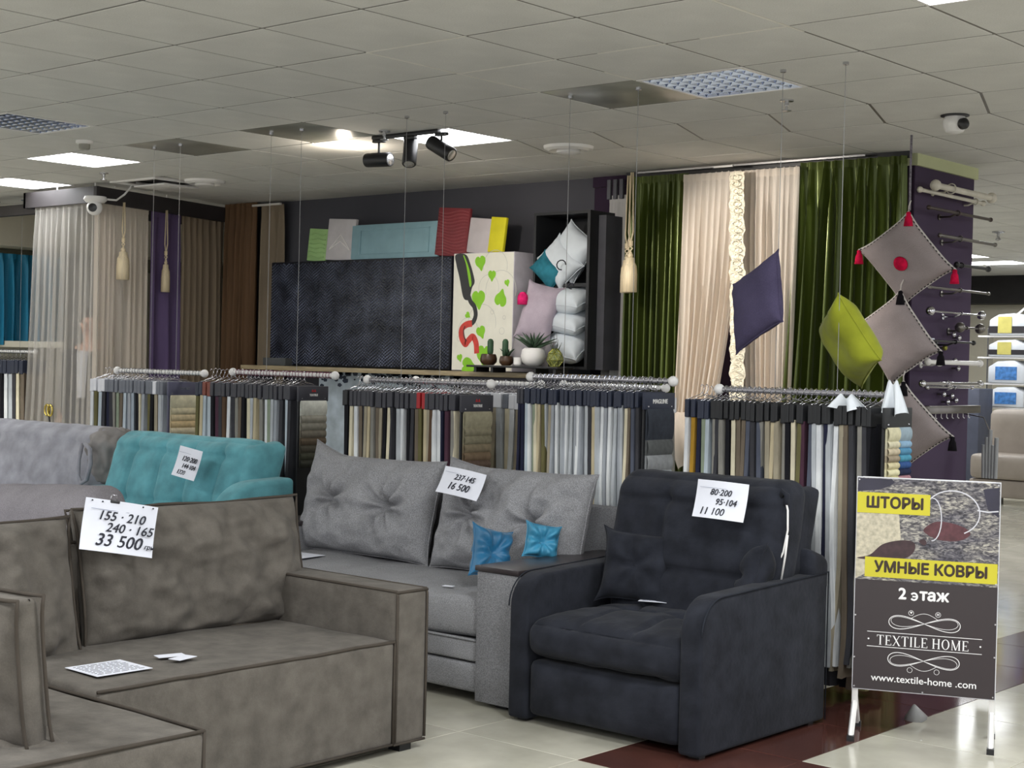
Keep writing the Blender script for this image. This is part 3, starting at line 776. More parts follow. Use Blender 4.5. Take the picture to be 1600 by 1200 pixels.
def photo_mat():
    m, nt, b = base_mat('poster_carpet_photo', (.3, .3, .3), .35); N = nt.nodes; L = nt.links
    tc = N.new('ShaderNodeTexCoord'); mp = N.new('ShaderNodeMapping'); mp.inputs['Scale'].default_value = (1, 1, 2.6); L.new(tc.outputs['Object'], mp.inputs[0])
    nz = N.new('ShaderNodeTexNoise'); nz.inputs['Scale'].default_value = 42; nz.inputs['Detail'].default_value = 6; nz.inputs['Distortion'].default_value = 1.2; L.new(mp.outputs[0], nz.inputs['Vector'])
    rp = N.new('ShaderNodeValToRGB'); cr = rp.color_ramp; cr.elements[0].position = .34; cr.elements[1].position = .68
    cr.elements[0].color = (*S(52, 50, 60), 1); cr.elements[1].color = (*S(198, 195, 192), 1); e = cr.elements.new(.5); e.color = (*S(118, 116, 124), 1)
    L.new(nz.outputs['Fac'], rp.inputs[0])
    n2 = N.new('ShaderNodeTexNoise'); n2.inputs['Scale'].default_value = 7; L.new(mp.outputs[0], n2.inputs['Vector'])
    mx = N.new('ShaderNodeMix'); mx.data_type = 'RGBA'; mx.blend_type = 'MULTIPLY'; mx.inputs[0].default_value = .7
    r2 = N.new('ShaderNodeValToRGB'); r2.color_ramp.elements[0].color = (*S(110, 105, 120), 1); r2.color_ramp.elements[1].color = (*S(255, 250, 225), 1)
    r2.color_ramp.elements[0].position = .4; r2.color_ramp.elements[1].position = .6
    L.new(n2.outputs['Fac'], r2.inputs[0]); L.new(rp.outputs[0], mx.inputs[6]); L.new(r2.outputs[0], mx.inputs[7]); L.new(mx.outputs[2], b.inputs['Base Color'])
    return m
M_photo = photo_mat()
G().box(-Ws/2+.003, Ws/2-.003, -.0022, -.0015, zp, Z1-.004).build('photo_print', M_photo, poster)
M_cream = mat('poster_cream_rug', S(188, 180, 158), .4, var=.12, scale=60)
G().add([(-.275, -.0026, zp+.001), (-.225, -.0026, zp+.03), (-.10, -.0026, zp+.17), (-.11, -.0026, zp+.27), (-.275, -.0026, zp+.275)], [(0, 1, 2, 3, 4)]).build('rug_patch', M_cream, poster)
def blob(pts, m, name, y=-.003, par=None, steps=6):
    P = []; n = len(pts)
    for i in range(n):
        p0, p1, p2, p3 = [Vector((*pts[(i+k-1) % n], 0)) for k in range(4)]
        for s in range(steps):
            t = s/steps
            P.append(.5*((2*p1)+(p2-p0)*t+(2*p0-5*p1+4*p2-p3)*t*t+(3*p1-p0-3*p2+p3)*t**3))
    return G().add([(p.x, y, p.y) for p in P], [tuple(range(len(P)))]).build(name, m, par)
M_wine = mat('poster_wine', S(58, 38, 42), .3, var=.15, scale=40)
M_wine2 = mat('poster_wine_dark', S(84, 46, 52), .3, var=.15, scale=40)
blob([(-.27, zp+.085), (-.22, zp+.10), (-.17, zp+.145), (-.10, zp+.165), (-.05, zp+.16), (-.045, zp+.13), (-.07, zp+.10), (-.13, zp+.08), (-.22, zp+.08)], M_wine, 'wine_spill', par=poster)
blob([(-.012, zp+.215), (.03, zp+.245), (.09, zp+.245), (.15, zp+.225), (.165, zp+.20), (.12, zp+.175), (.05, zp+.175), (.0, zp+.195)], M_wine2, 'wine_in_glass', par=poster)
blob([(-.03, zp+.165), (-.01, zp+.175), (.0, zp+.16), (-.01, zp+.15)], M_wine, 'wine_spill', par=poster)
def ribbon(path, w, y, m, name, par, closed=False):
    V = [Vector((p[0], p[1], 0)) for p in path]; k = len(V); vs = []
    for i in range(k):
        t = (V[(i+1) % k]-V[i-1]) if closed else (V[min(i+1, k-1)]-V[max(0, i-1)])
        t.normalize(); n = Vector((-t.y, t.x, 0))*w/2
        vs += [(V[i].x+n.x, y, V[i].y+n.y), (V[i].x-n.x, y, V[i].y-n.y)]
    fs = [(2*i, 2*i+1, 2*((i+1) % k)+1, 2*((i+1) % k)) for i in range(k if closed else k-1)]
    if name is None: return vs, fs
    return G().add(vs, fs).build(name, m, par)
M_gl = mat('poster_glass_line', S(205, 205, 212), .3, var=.02)
ribbon([(.095+.105*math.cos(a), zp+.285+.088*math.sin(a)) for a in [-1.1+i*.2 for i in range(22)]], .0045, -.0031, M_gl, 'glass_outline', poster)
ribbon([(.02+.035*math.cos(a), zp+.255+.085*math.sin(a)) for a in [-1.6+i*.25 for i in range(14)]], .004, -.0031, M_gl, 'glass_outline', poster)
blob([(-.273, Z1-.06), (-.19, Z1-.05), (-.15, Z1-.035), (-.13, Z1-.02), (-.14, Z1-.006), (-.273, Z1-.006)], mat('poster_dark_corner', S(44, 42, 58), .35, var=.1), 'dark_corner', y=-.0026, par=poster, steps=1)
blob([(.21, Z1-.03), (.272, Z1-.02), (.272, Z1-.14), (.23, Z1-.11)], mat('poster_dark_corner', S(44, 42, 58), .35, var=.1), 'dark_corner', y=-.0026, par=poster, steps=1)
ribbon([(.19, zp+.30), (.23, zp+.295), (.27, zp+.30)], .005, -.0031, M_gl, 'glass_outline', poster)
def label_strip(x0, x1, z0, z1): return G().box(x0, x1, -.0042, -.0032, z0, z1).build('yellow_strip', M_yel, poster)
label_strip(-.274, .010, Z1-.145, Z1-.062); label_strip(-.238, .272, zp+.012, zp+.092)
text('ШТОРЫ', .060, M_pink, 'lettering', poster, (-.127, -.0046, Z1-.104), (PI/2, 0, 0), bold=.0026, sx=.98)
text('УМНЫЕ КОВРЫ', .060, M_pink, 'lettering', poster, (.018, -.0046, zp+.052), (PI/2, 0, 0), bold=.0026, sx=.96)
text('2', .062, M_pw, 'lettering', poster, (-.088, -.003, Z0+.395), (PI/2, 0, 0), bold=.0022)
text('таж', .062, M_pw, 'lettering', poster, (.036, -.003, Z0+.395), (PI/2, 0, 0), bold=.0022)
_ex, _ez = -.043, Z0+.3885
_v, _f = ribbon([(_ex+.0125*math.cos(a), _ez+.0135*math.sin(a)) for a in [-2.5+i*.25 for i in range(21)]], .0072, -.003, None, None, None)
_g = G().add(_v, _f); _g.box(_ex-.006, _ex+.0125, -.0031, -.0024, _ez-.003, _ez+.003); _g.build('lettering', M_pw, poster)
text('www.textile-home .com', .040, M_pw, 'lettering', poster, (.002, -.003, Z0+.052), (PI/2, 0, 0), bold=.0004, sx=1.04)
# serif lettering drawn as strokes
def serif(word, x, z, h, m, par, y=-.003):
    W_ = {'T': .72, 'E': .66, 'X': .78, 'I': .32, 'L': .62, ' ': .3, 'H': .82, 'O': .82, 'M': .98}
    th, tn, sf = h*.13, h*.055, h*.10; g = G()
    tot = sum(W_[c]*h+.08*h for c in word); cx = x-tot/2
    def bar(a, b, c, d): g.box(cx+a, cx+b, y-.0004, y, z+c, z+d)
    def vst(a): bar(a-th/2, a+th/2, -h/2, h/2); bar(a-th/2-sf*.6, a+th/2+sf*.6, -h/2, -h/2+tn*.7); bar(a-th/2-sf*.6, a+th/2+sf*.6, h/2-tn*.7, h/2)
    def dia(a0, b0, a1, b1, t): g.add([(cx+a0-t/2, y, z+b0), (cx+a0+t/2, y, z+b0), (cx+a1+t/2, y, z+b1), (cx+a1-t/2, y, z+b1)], [(0, 1, 2, 3)])
    for c in word:
        w = W_[c]*h
        if c == 'T': vst(w/2); bar(.02*h, w-.02*h, h/2-tn, h/2); bar(.02*h, .02*h+tn*.8, h/2-.2*h, h/2); bar(w-.02*h-tn*.8, w-.02*h, h/2-.2*h, h/2)
        elif c == 'E':
            vst(.16*h); bar(.1*h, w-.06*h, h/2-tn, h/2); bar(.1*h, w-.02*h, -h/2, -h/2+tn); bar(.16*h, w-.2*h, -tn/2, tn/2)
            bar(w-.06*h-tn*.8, w-.06*h, h/2-.18*h, h/2); bar(w-.02*h-tn*.8, w-.02*h, -h/2, -h/2+.2*h); bar(w-.2*h-tn*.8, w-.2*h, -.1*h, .1*h)
        elif c == 'L': vst(.16*h); bar(.1*h, w-.02*h, -h/2, -h/2+tn); bar(w-.02*h-tn*.8, w-.02*h, -h/2, -h/2+.22*h)
        elif c == 'I': vst(w/2)
        elif c == 'H': vst(.16*h); vst(w-.16*h); bar(.16*h, w-.16*h, -tn/2, tn/2)
        elif c == 'M':
            bar(.14*h-tn/2, .14*h+tn/2, -h/2, h/2); bar(.05*h, .23*h, -h/2, -h/2+tn*.7); vst(w-.16*h); dia(.14*h, h/2, w/2, -h/2, th); dia(w-.16*h, h/2, w/2, -h/2, tn)
        elif c == 'X':
            dia(.1*h, h/2, w-.1*h, -h/2, th*1.1); dia(w-.12*h, h/2, .1*h, -h/2, tn*1.2)
            for a in (.1*h, w-.1*h):
                bar(a-.1*h, a+.1*h, -h/2, -h/2+tn*.7); bar(a-.1*h, a+.1*h, h/2-tn*.7, h/2)
        elif c == 'O':
            k = 28; vs = []
            for i in range(k):
                a = 2*PI*i/k; vs.append((cx+w/2+math.cos(a)*w*.46, y, z+math.sin(a)*h*.51)); vs.append((cx+w/2+math.cos(a)*(w*.46-th), y, z+math.sin(a)*(h*.51-tn)))
            g.add(vs, [(2*i, 2*i+1, (2*i+3) % (2*k), (2*i+2) % (2*k)) for i in range(k)])
        cx += w+.08*h
    return g.build('serif_lettering', m, par)
serif('TEXTILE', -.083, Z0+.206, .040, M_pw, poster); serif('HOME', .103, Z0+.206, .040, M_pw, poster)
g = G()
for zz in (Z0+.178, Z0+.237): g.box(-.222, .222, -.0024, -.0019, zz-.0011, zz+.0011)
for s in (-1, 1): g.lathe([(.0035, -.0024), (.0035, -.0018)], (0, 0, 0), 10, axis='y')
g.build('rule_line', M_pw, poster)
g = G()
for s in (-1, 1):
    g.lathe([(.0035, -.0026), (.0035, -.0018)], (s*.216, 0, Z0+.2075), 10, axis='y')
g.build('rule_dot', M_pw, poster)
def flourish(zc, sg_):
    g = G()
    def add(path, w=.0022, closed=False):
        v, f = ribbon([(a, zc+sg_*b) for a, b in path], w, -.0024, None, None, None, closed); g.add(v, f)
    for k, sc in ((0, 1), (1, .72)):
        P = []
        for i in range(61):
            t = 2*PI*i/60; P.append((.138*math.cos(t)*(1-.06*k), (.036*sc)*math.sin(2*t)*.75+.006*k*math.cos(t)**2))
        add(P, .0026 if k == 0 else .0016, False)
    P = [(-.05+.10*i/20, .020+.020*math.sin(PI*i/20)) for i in range(21)]; add(P, .0016)
    for s in (-1, 1):
        add([(s*.052+.010*math.cos(a), .040+.010*math.sin(a)) for a in [i*2*PI/16 for i in range(17)]], .0014)
    return g
flourish(Z0+.282, 1).build('flourish', M_pw, poster); flourish(Z0+.133, -1).build('flourish', M_pw, poster)
text('▼', .012, M_pw, 'emblem_mark', poster, (-.052, -.003, Z0+.322), (PI/2, 0, 0)); text('H', .013, M_pw, 'emblem_mark', poster, (.052, -.003, Z0+.322), (PI/2, 0, 0), bold=.0006)
g = G()
for (x, z) in [(-.268, Z1-.012), (.268, Z1-.012), (-.268, Z0+.012), (.268, Z0+.012), (0, Z0+.008), (-.27, Z0+.13), (.27, Z0+.17), (-.27, Z0+.30), (.27, Z0+.30), (.268, zp+.012)]:
    g.lathe([(.0035, -.005), (.003, -.0015)], (x, 0, z), 8, axis='y')
g.build('rivet', M_alu, sg)
tag(G().lathe([(.035, 0), (.05, .01), (.02, .05), (.006, .07)], n=10).xf(Matrix.Translation((-2.93, 6.02, .0)) @ Matrix.Rotation(.3, 4, 'X')).build('crumpled_wrap', mat('grey_film', S(150, 150, 150), .4), smooth=True), 'small crumpled grey plastic wrap on the floor behind the poster stand', 'wrap')

# ================================================================== HANGING RACKS
def fmat(k, col): return mat('sample_cloth_'+k, tuple(min(.9, v*1.25) for v in S(*col)), .85, var=.14, scale=14, stretch=(1, 1, .25), bump=.2, bscale=80)
PAL = {
 'white': (205, 208, 212), 'pearl grey': (168, 172, 176), 'silver': (150, 154, 160), 'stone grey': (128, 126, 120), 'greige': (148, 140, 122), 'beige': (178, 166, 138),
 'cream': (200, 192, 168), 'taupe': (104, 94, 82), 'charcoal': (58, 58, 62), 'black': (28, 28, 32), 'navy': (36, 38, 56), 'ice blue': (170, 180, 188), 'pale blue': (148, 158, 168),
 'olive': (96, 92, 62), 'mustard': (160, 124, 48), 'brown': (84, 66, 52), 'slate blue': (78, 82, 94), 'sage': (130, 140, 122), 'red': (150, 34, 40), 'plum': (74, 50, 62)}
HDR = {'charcoal': mat('header_charcoal', S(52, 52, 60), .6, var=.05), 'navy': mat('header_navy', S(36, 42, 60), .6, var=.05), 'black': mat('header_black', S(26, 27, 30), .6, var=.05),
       'grey': mat('header_grey', S(104, 108, 118), .6, var=.06), 'white': mat('header_white', S(215, 216, 222), .6, var=.03), 'red': mat('header_red', S(165, 30, 36), .6, var=.05), 'slate': mat('header_slate', S(82, 82, 104), .6, var=.05), 'rust': mat('header_rust', S(120, 60, 46), .6)}
ORD = ['first', 'second', 'third', 'fourth', 'fifth', 'sixth', 'seventh', 'eighth', 'ninth', 'tenth', 'eleventh', 'twelfth', 'thirteenth', 'fourteenth', 'fifteenth', 'sixteenth', 'seventeenth', 'eighteenth', 'nineteenth', 'twentieth',
       'twenty-first', 'twenty-second', 'twenty-third', 'twenty-fourth', 'twenty-fifth', 'twenty-sixth', 'twenty-seventh', 'twenty-eighth', 'twenty-ninth', 'thirtieth', 'thirty-first', 'thirty-second', 'thirty-third', 'thirty-fourth', 'thirty-fifth', 'thirty-sixth', 'thirty-seventh', 'thirty-eighth', 'thirty-ninth', 'fortieth']
RY = 6.1
_cl = {}
def cloth_mesh(tw, var, L, wd=.24):
    """a hanging bundle of cloth: wavy slab, x thickness tw, y width, z from 0 to -L"""
    key = (round(tw, 4), var, L, wd)
    if key in _cl: return _cl[key]
    rnd = random.Random(var*7+3); ph = rnd.random()*6; g = G(); n = 7; nz = 12
    ny = 8
    loop = []
    vs = []
    for k in range(nz+1):
        t = k/nz; z = -L*t
        sway = .016*math.sin(ph+t*3.1)*t+.008*math.sin(ph*2+t*9)*t
        fat = tw*(.80+.30*math.sin(ph+t*2.5)*t)
        pinch_ = 1-.18*t*abs(math.sin(ph))+.06*math.sin(t*7+ph)*t
        ring = []
        for i in range(ny+1):
            y = -wd/2*pinch_+wd*pinch_*i/ny; ring.append((-fat/2+sway+.22*tw*math.sin(y*60+ph+t*2), y, z))
        for i in range(ny, -1, -1):
            y = -wd/2*pinch_+wd*pinch_*i/ny; ring.append((fat/2+sway+.22*tw*math.sin(y*60+ph+t*2), y, z))
        vs += ring
    m_ = 2*(ny+1); fs = []
    for k in range(nz):
        for i in range(m_): fs.append((k*m_+i, k*m_+(i+1) % m_, (k+1)*m_+(i+1) % m_, (k+1)*m_+i))
    fs.append(tuple(range(m_))[::-1]); fs.append(tuple(nz*m_+i for i in range(m_)))
    g.add(vs, fs); _cl[key] = g; return g
_meshcache = {}
def rack(idx, x0, x1, zrod, xs0, xs1, n, hdrs, cols, ztop, name_pos, wires, hh=.085, L=1.12, rod_dark=False, card=None, hookcol=None, y=RY):
    T = thing('hanging_rail', f'white-ended display rail on steel cables, {name_pos}', 'rail', ((x0+x1)/2, y, zrod), 0, 'display rails on cables')
    w = (x1-x0)/2
    G().tube([(-w, 0, 0), (w, 0, 0)], .0125, 12).build('rod', M_white if not rod_dark else mat('rod_grey', S(170, 168, 172), .25, metal=.6), T, smooth=2)
    for s in (-1, 1): G().ball((s*(w+.012), 0, 0), .026, 14).build('ball_end', M_white, T, smooth=True)
    for wx in wires:
        G().tube([(wx-(x0+x1)/2, 0, 0), (wx-(x0+x1)/2, 0, CEIL-zrod)], .0015, 6).build('cable', M_cable, T)
        G().lathe([(.014, 0), (.014, -.012), (.004, -.016)], (wx-(x0+x1)/2, 0, CEIL-zrod), 10).build('cable_anchor', M_steel, T)
    if not wires:
        for s in (-1, 1): G().tube([(s*w*.97, 0, 0), (s*w*.97, 0, -zrod+.01)], .012, 8).build('post', M_black, T); G().box(s*w*.97-.02, s*w*.97+.02, -.18, .18, -zrod, -zrod+.02).build('base_bar', M_black, T)
    g = G(); rnd = random.Random(idx)
    for i in range(int((x1-x0)/.03)):
        xx = -w+.03+i*.03+rnd.uniform(-.006, .006)
        g.tube([(xx, .017*math.cos(a), .017*math.sin(a)) for a in [k*2*PI/10 for k in range(10)]], .0022, 4, closed=True)
    g.build('ring_row', hookcol or M_steel, T, kind='stuff')
    dx = (xs1-xs0)/n
    for i in range(n):
        hname = hdrs[i % len(hdrs)] if not callable(hdrs) else hdrs(i)
        cname = cols[i % len(cols)]
        var = rnd.randint(0, 7); x = xs0+dx*(i+.5)
        zt = ztop+rnd.uniform(-.004, .004)
        t = thing('fabric_sample', f'{cname} fabric sample, {ORD[i]} from left on the {name_pos}', 'fabric sample', (x, y, zt), rnd.uniform(-.10, .10), 'fabric samples on the '+name_pos)
        key = ('h', hname, round(dx, 4), hh)
        if key not in _meshcache:
            hm = G().box(-dx*.44, dx*.44, -.12, .12, -hh, 0); _meshcache[key] = hm.mesh('header', HDR[hname], bevel=.004, seg=2)
        h = bpy.data.objects.new('header', _meshcache[key]); COL.objects.link(h); h.parent = t
        key = ('c', cname, var, round(dx, 4), L)
        if key not in _meshcache: _meshcache[key] = cloth_mesh(dx*.95, var, L, .22).mesh('cloth', fmat(cname.replace(' ', '_'), PAL[cname]), smooth=2)
        c = bpy.data.objects.new('cloth', _meshcache[key]); COL.objects.link(c); c.parent = t; c.location = (0, 0, -hh+.012); c.scale = (1, 1, rnd.uniform(.93, 1.0))
        key = ('k', round(zrod-ztop, 3))
        if key not in _meshcache:
            d = zrod-ztop
            g = G(); g.tube([(0, -.11, .0), (0, -.06, .012), (0, -.012, d*.45), (0, .0, d*.6), (0, .012, d-.005), (0, .010, d+.010), (0, -.004, d+.017), (0, -.014, d+.008)], .002, 5)
            g.tube([(0, .11, 0), (0, .06, .012), (0, .012, d*.35), (0, 0, d*.6)], .002, 5)
            _meshcache[key] = g.mesh('hook', M_steel, smooth=True)
        k = bpy.data.objects.new('hook', _meshcache[key]); COL.objects.link(k); k.parent = t
    if card:
        cx, hn, title, swc, lab, wid = card
        t = thing('sample_book', lab, 'sample book', (cx, y, ztop), .02, 'waterfall sample books')
        G().box(-.008, .008, -wid/2, wid/2, -hh*1.05, .0).build('header', HDR[hn], t, bevel=.003)
        for kind, txt, sz, zz, mm in title:
            text(txt, sz, mm, 'printed_title', t, (.0095, 0, -hh*zz), (PI/2, 0, PI/2), bold=.0006)
        g = G()
        for s in (-1, 1): g.lathe([(.004, .008), (.003, .0105)], (0, s*wid*.38, -hh*.85), 8, axis='x')
        g.build('rivet', M_alu, t)
        rows, hgt = swc[0], swc[1]
        z = -hh*1.0
        ncol = len(rows[0]) if isinstance(rows[0], (list, tuple)) and isinstance(rows[0][0], (list, tuple)) else 1
        for r_i, row in enumerate(rows):
            cc = row if ncol > 1 else [row]
            h_ = hgt*(2.0 if r_i == 0 else 1)
            for c_i, c in enumerate(cc):
                ww = wid*.86/ncol; yc = -wid*.43+ww*(c_i+.5)
                def fn(u, v, z=z, h_=h_, ww=ww, yc=yc): 
                    return (.010+.010*math.sin(PI*v)**.6*1.0-.004*v*0, yc+ww*(u-.5)*(1 if r_i == 0 else .97), z-h_*v)
                g = G().grid(fn, 4, 6)
                g.box(.0, .009, yc-ww*.48, yc+ww*.48, z-h_, z)
                mm = mat('swatch_%d_%d_%d' % tuple(c), S(*c), .85, var=.06, scale=40)
                g.build('swatch', mm, t, smooth=2)
            z -= h_
        G().box(-.012, -.002, -wid*.46, wid*.46, -hh-1.05, -hh).build('backing', HDR['black' if hn != 'slate' else 'slate'], t)
    return T
k = ['stone grey', 'pearl grey', 'greige', 'charcoal']
rack(1, -8.86, -7.93, 1.352, -9.02, -8.18, 20, lambda i: 'white' if i < 4 or i == 17 else 'grey',
     ['white', 'olive', 'ice blue', 'charcoal', 'navy', 'charcoal', 'stone grey', 'sage', 'taupe', 'ice blue', 'silver', 'pale blue', 'black', 'cream', 'silver', 'olive', 'black', 'greige', 'pearl grey', 'silver'],
     1.292, 'leftmost rail', (-8.50, -8.22), card=(-8.13, 'slate', [('', 'TEXTILE', .022, .50, HDR['grey'])], ([(212, 206, 180), (205, 196, 168), (208, 192, 158), (212, 190, 150), (215, 205, 180), (190, 184, 160), (170, 160, 140), (150, 140, 120), (120, 110, 95)], .042), 'slate purple sample book with cream swatches behind the turquoise sofa', .26))
rack(2, -7.62, -6.70, 1.368, -7.86, -6.94, 24, lambda i: 'navy' if i < 2 else ('rust' if i in (2, 3) else 'charcoal'),
     ['olive', 'beige', 'ice blue', 'ice blue', 'black', 'plum', 'charcoal', 'brown', 'white', 'charcoal', 'stone grey', 'taupe', 'black', 'cream', 'pearl grey', 'beige', 'stone grey', 'white', 'sage', 'pearl grey', 'silver', 'charcoal', 'ice blue', 'charcoal'],
     1.300, 'second rail from the left', (-7.31, -7.03), hookcol=mat('plum_rings', S(120, 60, 84), .35, metal=.3), card=(-6.88, 'charcoal', [('', '▲▲', .018, .32, HDR['red']), ('', 'TEXTILE', .018, .62, M_white)], ([(205, 205, 195), (150, 146, 134), (140, 136, 124), (118, 112, 100), (98, 86, 72), (80, 76, 66), (72, 72, 60), (60, 60, 54)], .044), 'red-emblem sample book with grey swatches just left of the grey sofa', .24))
rack(3, -6.40, -5.47, 1.352, -6.50, -5.60, 30, lambda i: 'red' if i in (20, 21) else ('black' if i in (0, 1) else 'charcoal'),
     ['black', 'black', 'cream', 'white', 'taupe', 'charcoal', 'greige', 'beige', 'stone grey', 'taupe', 'greige', 'black', 'cream', 'charcoal', 'pearl grey', 'pearl grey', 'white', 'black', 'charcoal', 'taupe', 'olive', 'beige', 'greige', 'brown', 'white', 'white', 'navy', 'plum', 'stone grey', 'cream'],
     1.290, 'middle rail', (-6.14, -5.84), rod_dark=True, card=(-5.56, 'charcoal', [('', '▲▲', .020, .34, HDR['red']), ('', 'TEXTILE', .020, .66, M_white)], ([(158, 152, 128), (140, 134, 112), (136, 130, 108), (132, 120, 98), (122, 104, 84), (100, 84, 74), (70, 74, 62), (54, 72, 60), (44, 60, 72), (40, 50, 66)], .044), 'red-emblem sample book with beige to green swatches behind the grey sofa', .26), hh=.088)
rack(4, -5.17, -4.29, 1.398, -5.17, -4.40, 34, lambda i: 'charcoal' if i < 2 else 'navy',
     ['navy', 'navy', 'ice blue', 'white', 'sage', 'cream', 'beige', 'olive', 'pearl grey', 'greige', 'silver', 'white', 'pearl grey', 'silver', 'white', 'pearl grey', 'silver', 'white', 'silver', 'pearl grey', 'charcoal', 'beige', 'pearl grey', 'pearl grey', 'white', 'silver', 'white', 'pearl grey', 'silver', 'pearl grey', 'cream', 'taupe', 'slate blue', 'charcoal'],
     1.340, 'fourth rail from the left', (-4.96, -4.53), rod_dark=True, card=(-4.36, 'navy', [('', 'MAGLINE', .030, .55, M_white)], ([(58, 62, 70), (96, 98, 98), (150, 152, 154), (172, 176, 180), (190, 192, 196)], .075), 'sample book with MAGLINE on its dark header beside the charcoal armchair', .26), hh=.078)
rack(5, -4.00, -3.13, 1.368, -4.12, -3.16, 36, lambda i: 'navy' if i < 5 else 'black',
     ['white', 'mustard', 'navy', 'sage', 'ice blue', 'stone grey', 'charcoal', 'stone grey', 'black', 'cream', 'taupe', 'taupe', 'slate blue', 'charcoal', 'slate blue', 'stone grey', 'greige', 'beige', 'greige', 'stone grey', 'black', 'cream', 'olive', 'plum', 'slate blue', 'pearl grey', 'white', 'navy', 'pearl grey', 'white', 'greige', 'taupe', 'charcoal', 'stone grey', 'charcoal', 'black'],
     1.315, 'rightmost rail', (-3.71, -3.39), rod_dark=True, card=(-3.095, 'black', [], ([[(196, 190, 160), (140, 156, 166)], [(196, 190, 164), (130, 160, 184)], [(186, 174, 150), (80, 130, 160)], [(146, 134, 114), (76, 140, 164)], [(196, 186, 150), (52, 80, 130)], [(212, 206, 170), (34, 40, 66)], [(198, 190, 150), (160, 120, 128)], [(92, 78, 64), (190, 160, 170)], [(88, 74, 62), (168, 132, 140)], [(70, 64, 58), (140, 110, 116)]], .030), 'black sample book with paired cream and blue swatches above the poster', .26), hh=.085)
# extra dark lengths behind the poster
for k in range(4):
    t = thing('fabric_sample', ['charcoal', 'black', 'stone grey', 'dark olive'][k]+' long fabric between charcoal armchair and poster, '+['first', 'second', 'third', 'fourth'][k]+' of four', 'fabric sample', (-3.42+.05*k, 6.25, 1.27), .0, 'long dark fabric lengths by the poster')
    cloth_mesh(.045, k+2, 1.22, .22).build('cloth', fmat(['charcoal', 'black', 'taupe', 'olive'][k], PAL[['charcoal', 'black', 'taupe', 'olive'][k]]), t, smooth=2)
    G().box(-.02, .02, -.12, .12, -.01, .06).build('header', HDR['black'], t, bevel=.004)
# second row of rails deeper in, seen over the first
rack(6, -6.75, -5.75, 1.345, -6.5, -5.75, 16, lambda i: 'white' if i % 3 else 'grey', ['cream', 'white', 'greige', 'pearl grey'], 1.285, 'rail behind the middle one', (), y=6.85)
rack(7, -5.6, -4.9, 1.35, -5.55, -4.9, 12, lambda i: 'rust' if i in (3, 4, 5) else ('white' if i % 2 else 'grey'), ['taupe', 'white', 'red', 'stone grey'], 1.30, 'rail behind the fourth one', (), y=6.9)
# far left rail
rack(8, -13.2, -12.25, 1.46, -13.2, -12.25, 14, lambda i: 'navy', ['stone grey', 'black', 'white', 'pearl grey', 'charcoal', 'cream', 'taupe'], 1.38, 'far left rail beyond the sheer', (-12.9, -12.5), y=7.55, hh=.12)
tag(G().box(-13.9, -12.45, 7.95, 8.0, 1.50, 1.56).build('wall_shelf', M_beige, bevel=.003), 'pale shelf board above the far left rail', 'shelf')
# white cloth bundles
def drape(lab, loc, w, h, seed, m):
    T = thing('white_cloth', lab, 'cloth', loc)
    g = G().grid(lambda u, v: (w*(u-.5)*(.35+.65*v), .03*math.sin(u*14+seed)*v, -h*v+.01*math.sin(u*9)), 16, 8); g.build('cloth', m, T, smooth=True)
    return T
M_wcloth = mat('white_cloth', S(215, 220, 225), .9, var=.03)
drape('white cloth hung over the right end of the rightmost rail', (-3.10, 6.06, 1.425), .14, .14, 1, M_wcloth)
drape('small white cloth hooked on the right end of the rightmost rail', (-3.28, 5.98, 1.36), .22, .06, 2, M_wcloth)

# ================================================================== CURTAINS
def curtain(name, lab, top0, top1, z1, z0, m, fold=.09, amp=.028, seed=1, bot0=None, bot1=None, ease=1.5, head=.05, group=None, sharp=.0, nz=18, grow=.6, frill=.0, thin=False):
    t0, t1 = Vector((*top0, 0)), Vector((*top1, 0)); b0 = Vector((*(bot0 or top0), 0)); b1 = Vector((*(bot1 or top1), 0))
    L = (t1-t0).length; nf = max(2, L/fold); n = int(nf*9); rnd = random.Random(seed)
    nrm = Vector(((t1-t0).y, -(t1-t0).x, 0)).normalized()
    def fn(u, v):      # u along, v down
        e = v**ease
        a = t0.lerp(t1, u); b = b0.lerp(b1, u); p = a.lerp(b, e)
        ph = 2*PI*nf*u+2.2*noise.noise(Vector((u*nf*.45, seed, 0)))*1.6+.8*v*noise.noise(Vector((u*nf*.4, seed+4, v*1.5)))
        A = amp*(.55+.9*abs(noise.noise(Vector((u*nf*.5, seed+9, v*.8)))))*(head+(1-head)*min(1, v*6+.35))*(1+grow*v)
        s = math.sin(ph); s = math.copysign(abs(s)**(1-sharp), s)
        off = A*s+.25*A*math.sin(2.3*ph+seed)
        along = (t1-t0).normalized()*(A*.35*math.cos(ph))
        z = z1-(z1-z0)*v
        if v == 0: z += frill*math.sin(ph*1.0)+frill*.5*math.sin(ph*2.1)
        q = p+nrm*off+along
        return (q.x, q.y, z)
    T = thing(name, lab, 'curtain', (t0.x, t0.y, z0), 0, group)
    g = G().grid(fn, n, nz)
    g.v = [(a-t0.x, b-t0.y, c-z0) for a, b, c in g.v]
    g.build('cloth', m, T, smooth=True)
    # heading tape: a pleated band at the top
    g = G().grid(lambda u, v: (lambda q: (q[0]-t0.x+nrm.x*.003, q[1]-t0.y+nrm.y*.003, z1-z0-.05*v+.008))(fn(u, .0)), n, 1)
    g.build('heading_tape', m, T, smooth=True)
    return T
def silk(name, col, hi=None, rough=.42):
    return mat(name, S(*col), rough, var=.05, scale=5, stretch=(1, 1, .15), sheen=.2)
M_green = mat('green_satin', S(72, 84, 24), .30, metal=.35, var=.10, scale=4, stretch=(1, 1, .1), sheen=.1)
M_sheerp = sheer('blush_sheer', S(232, 227, 220), .64)
M_cream_s = sheer('cream_voile', S(250, 240, 228), .02)
M_whitesheer = sheer('white_sheer', S(222, 220, 218), .12)
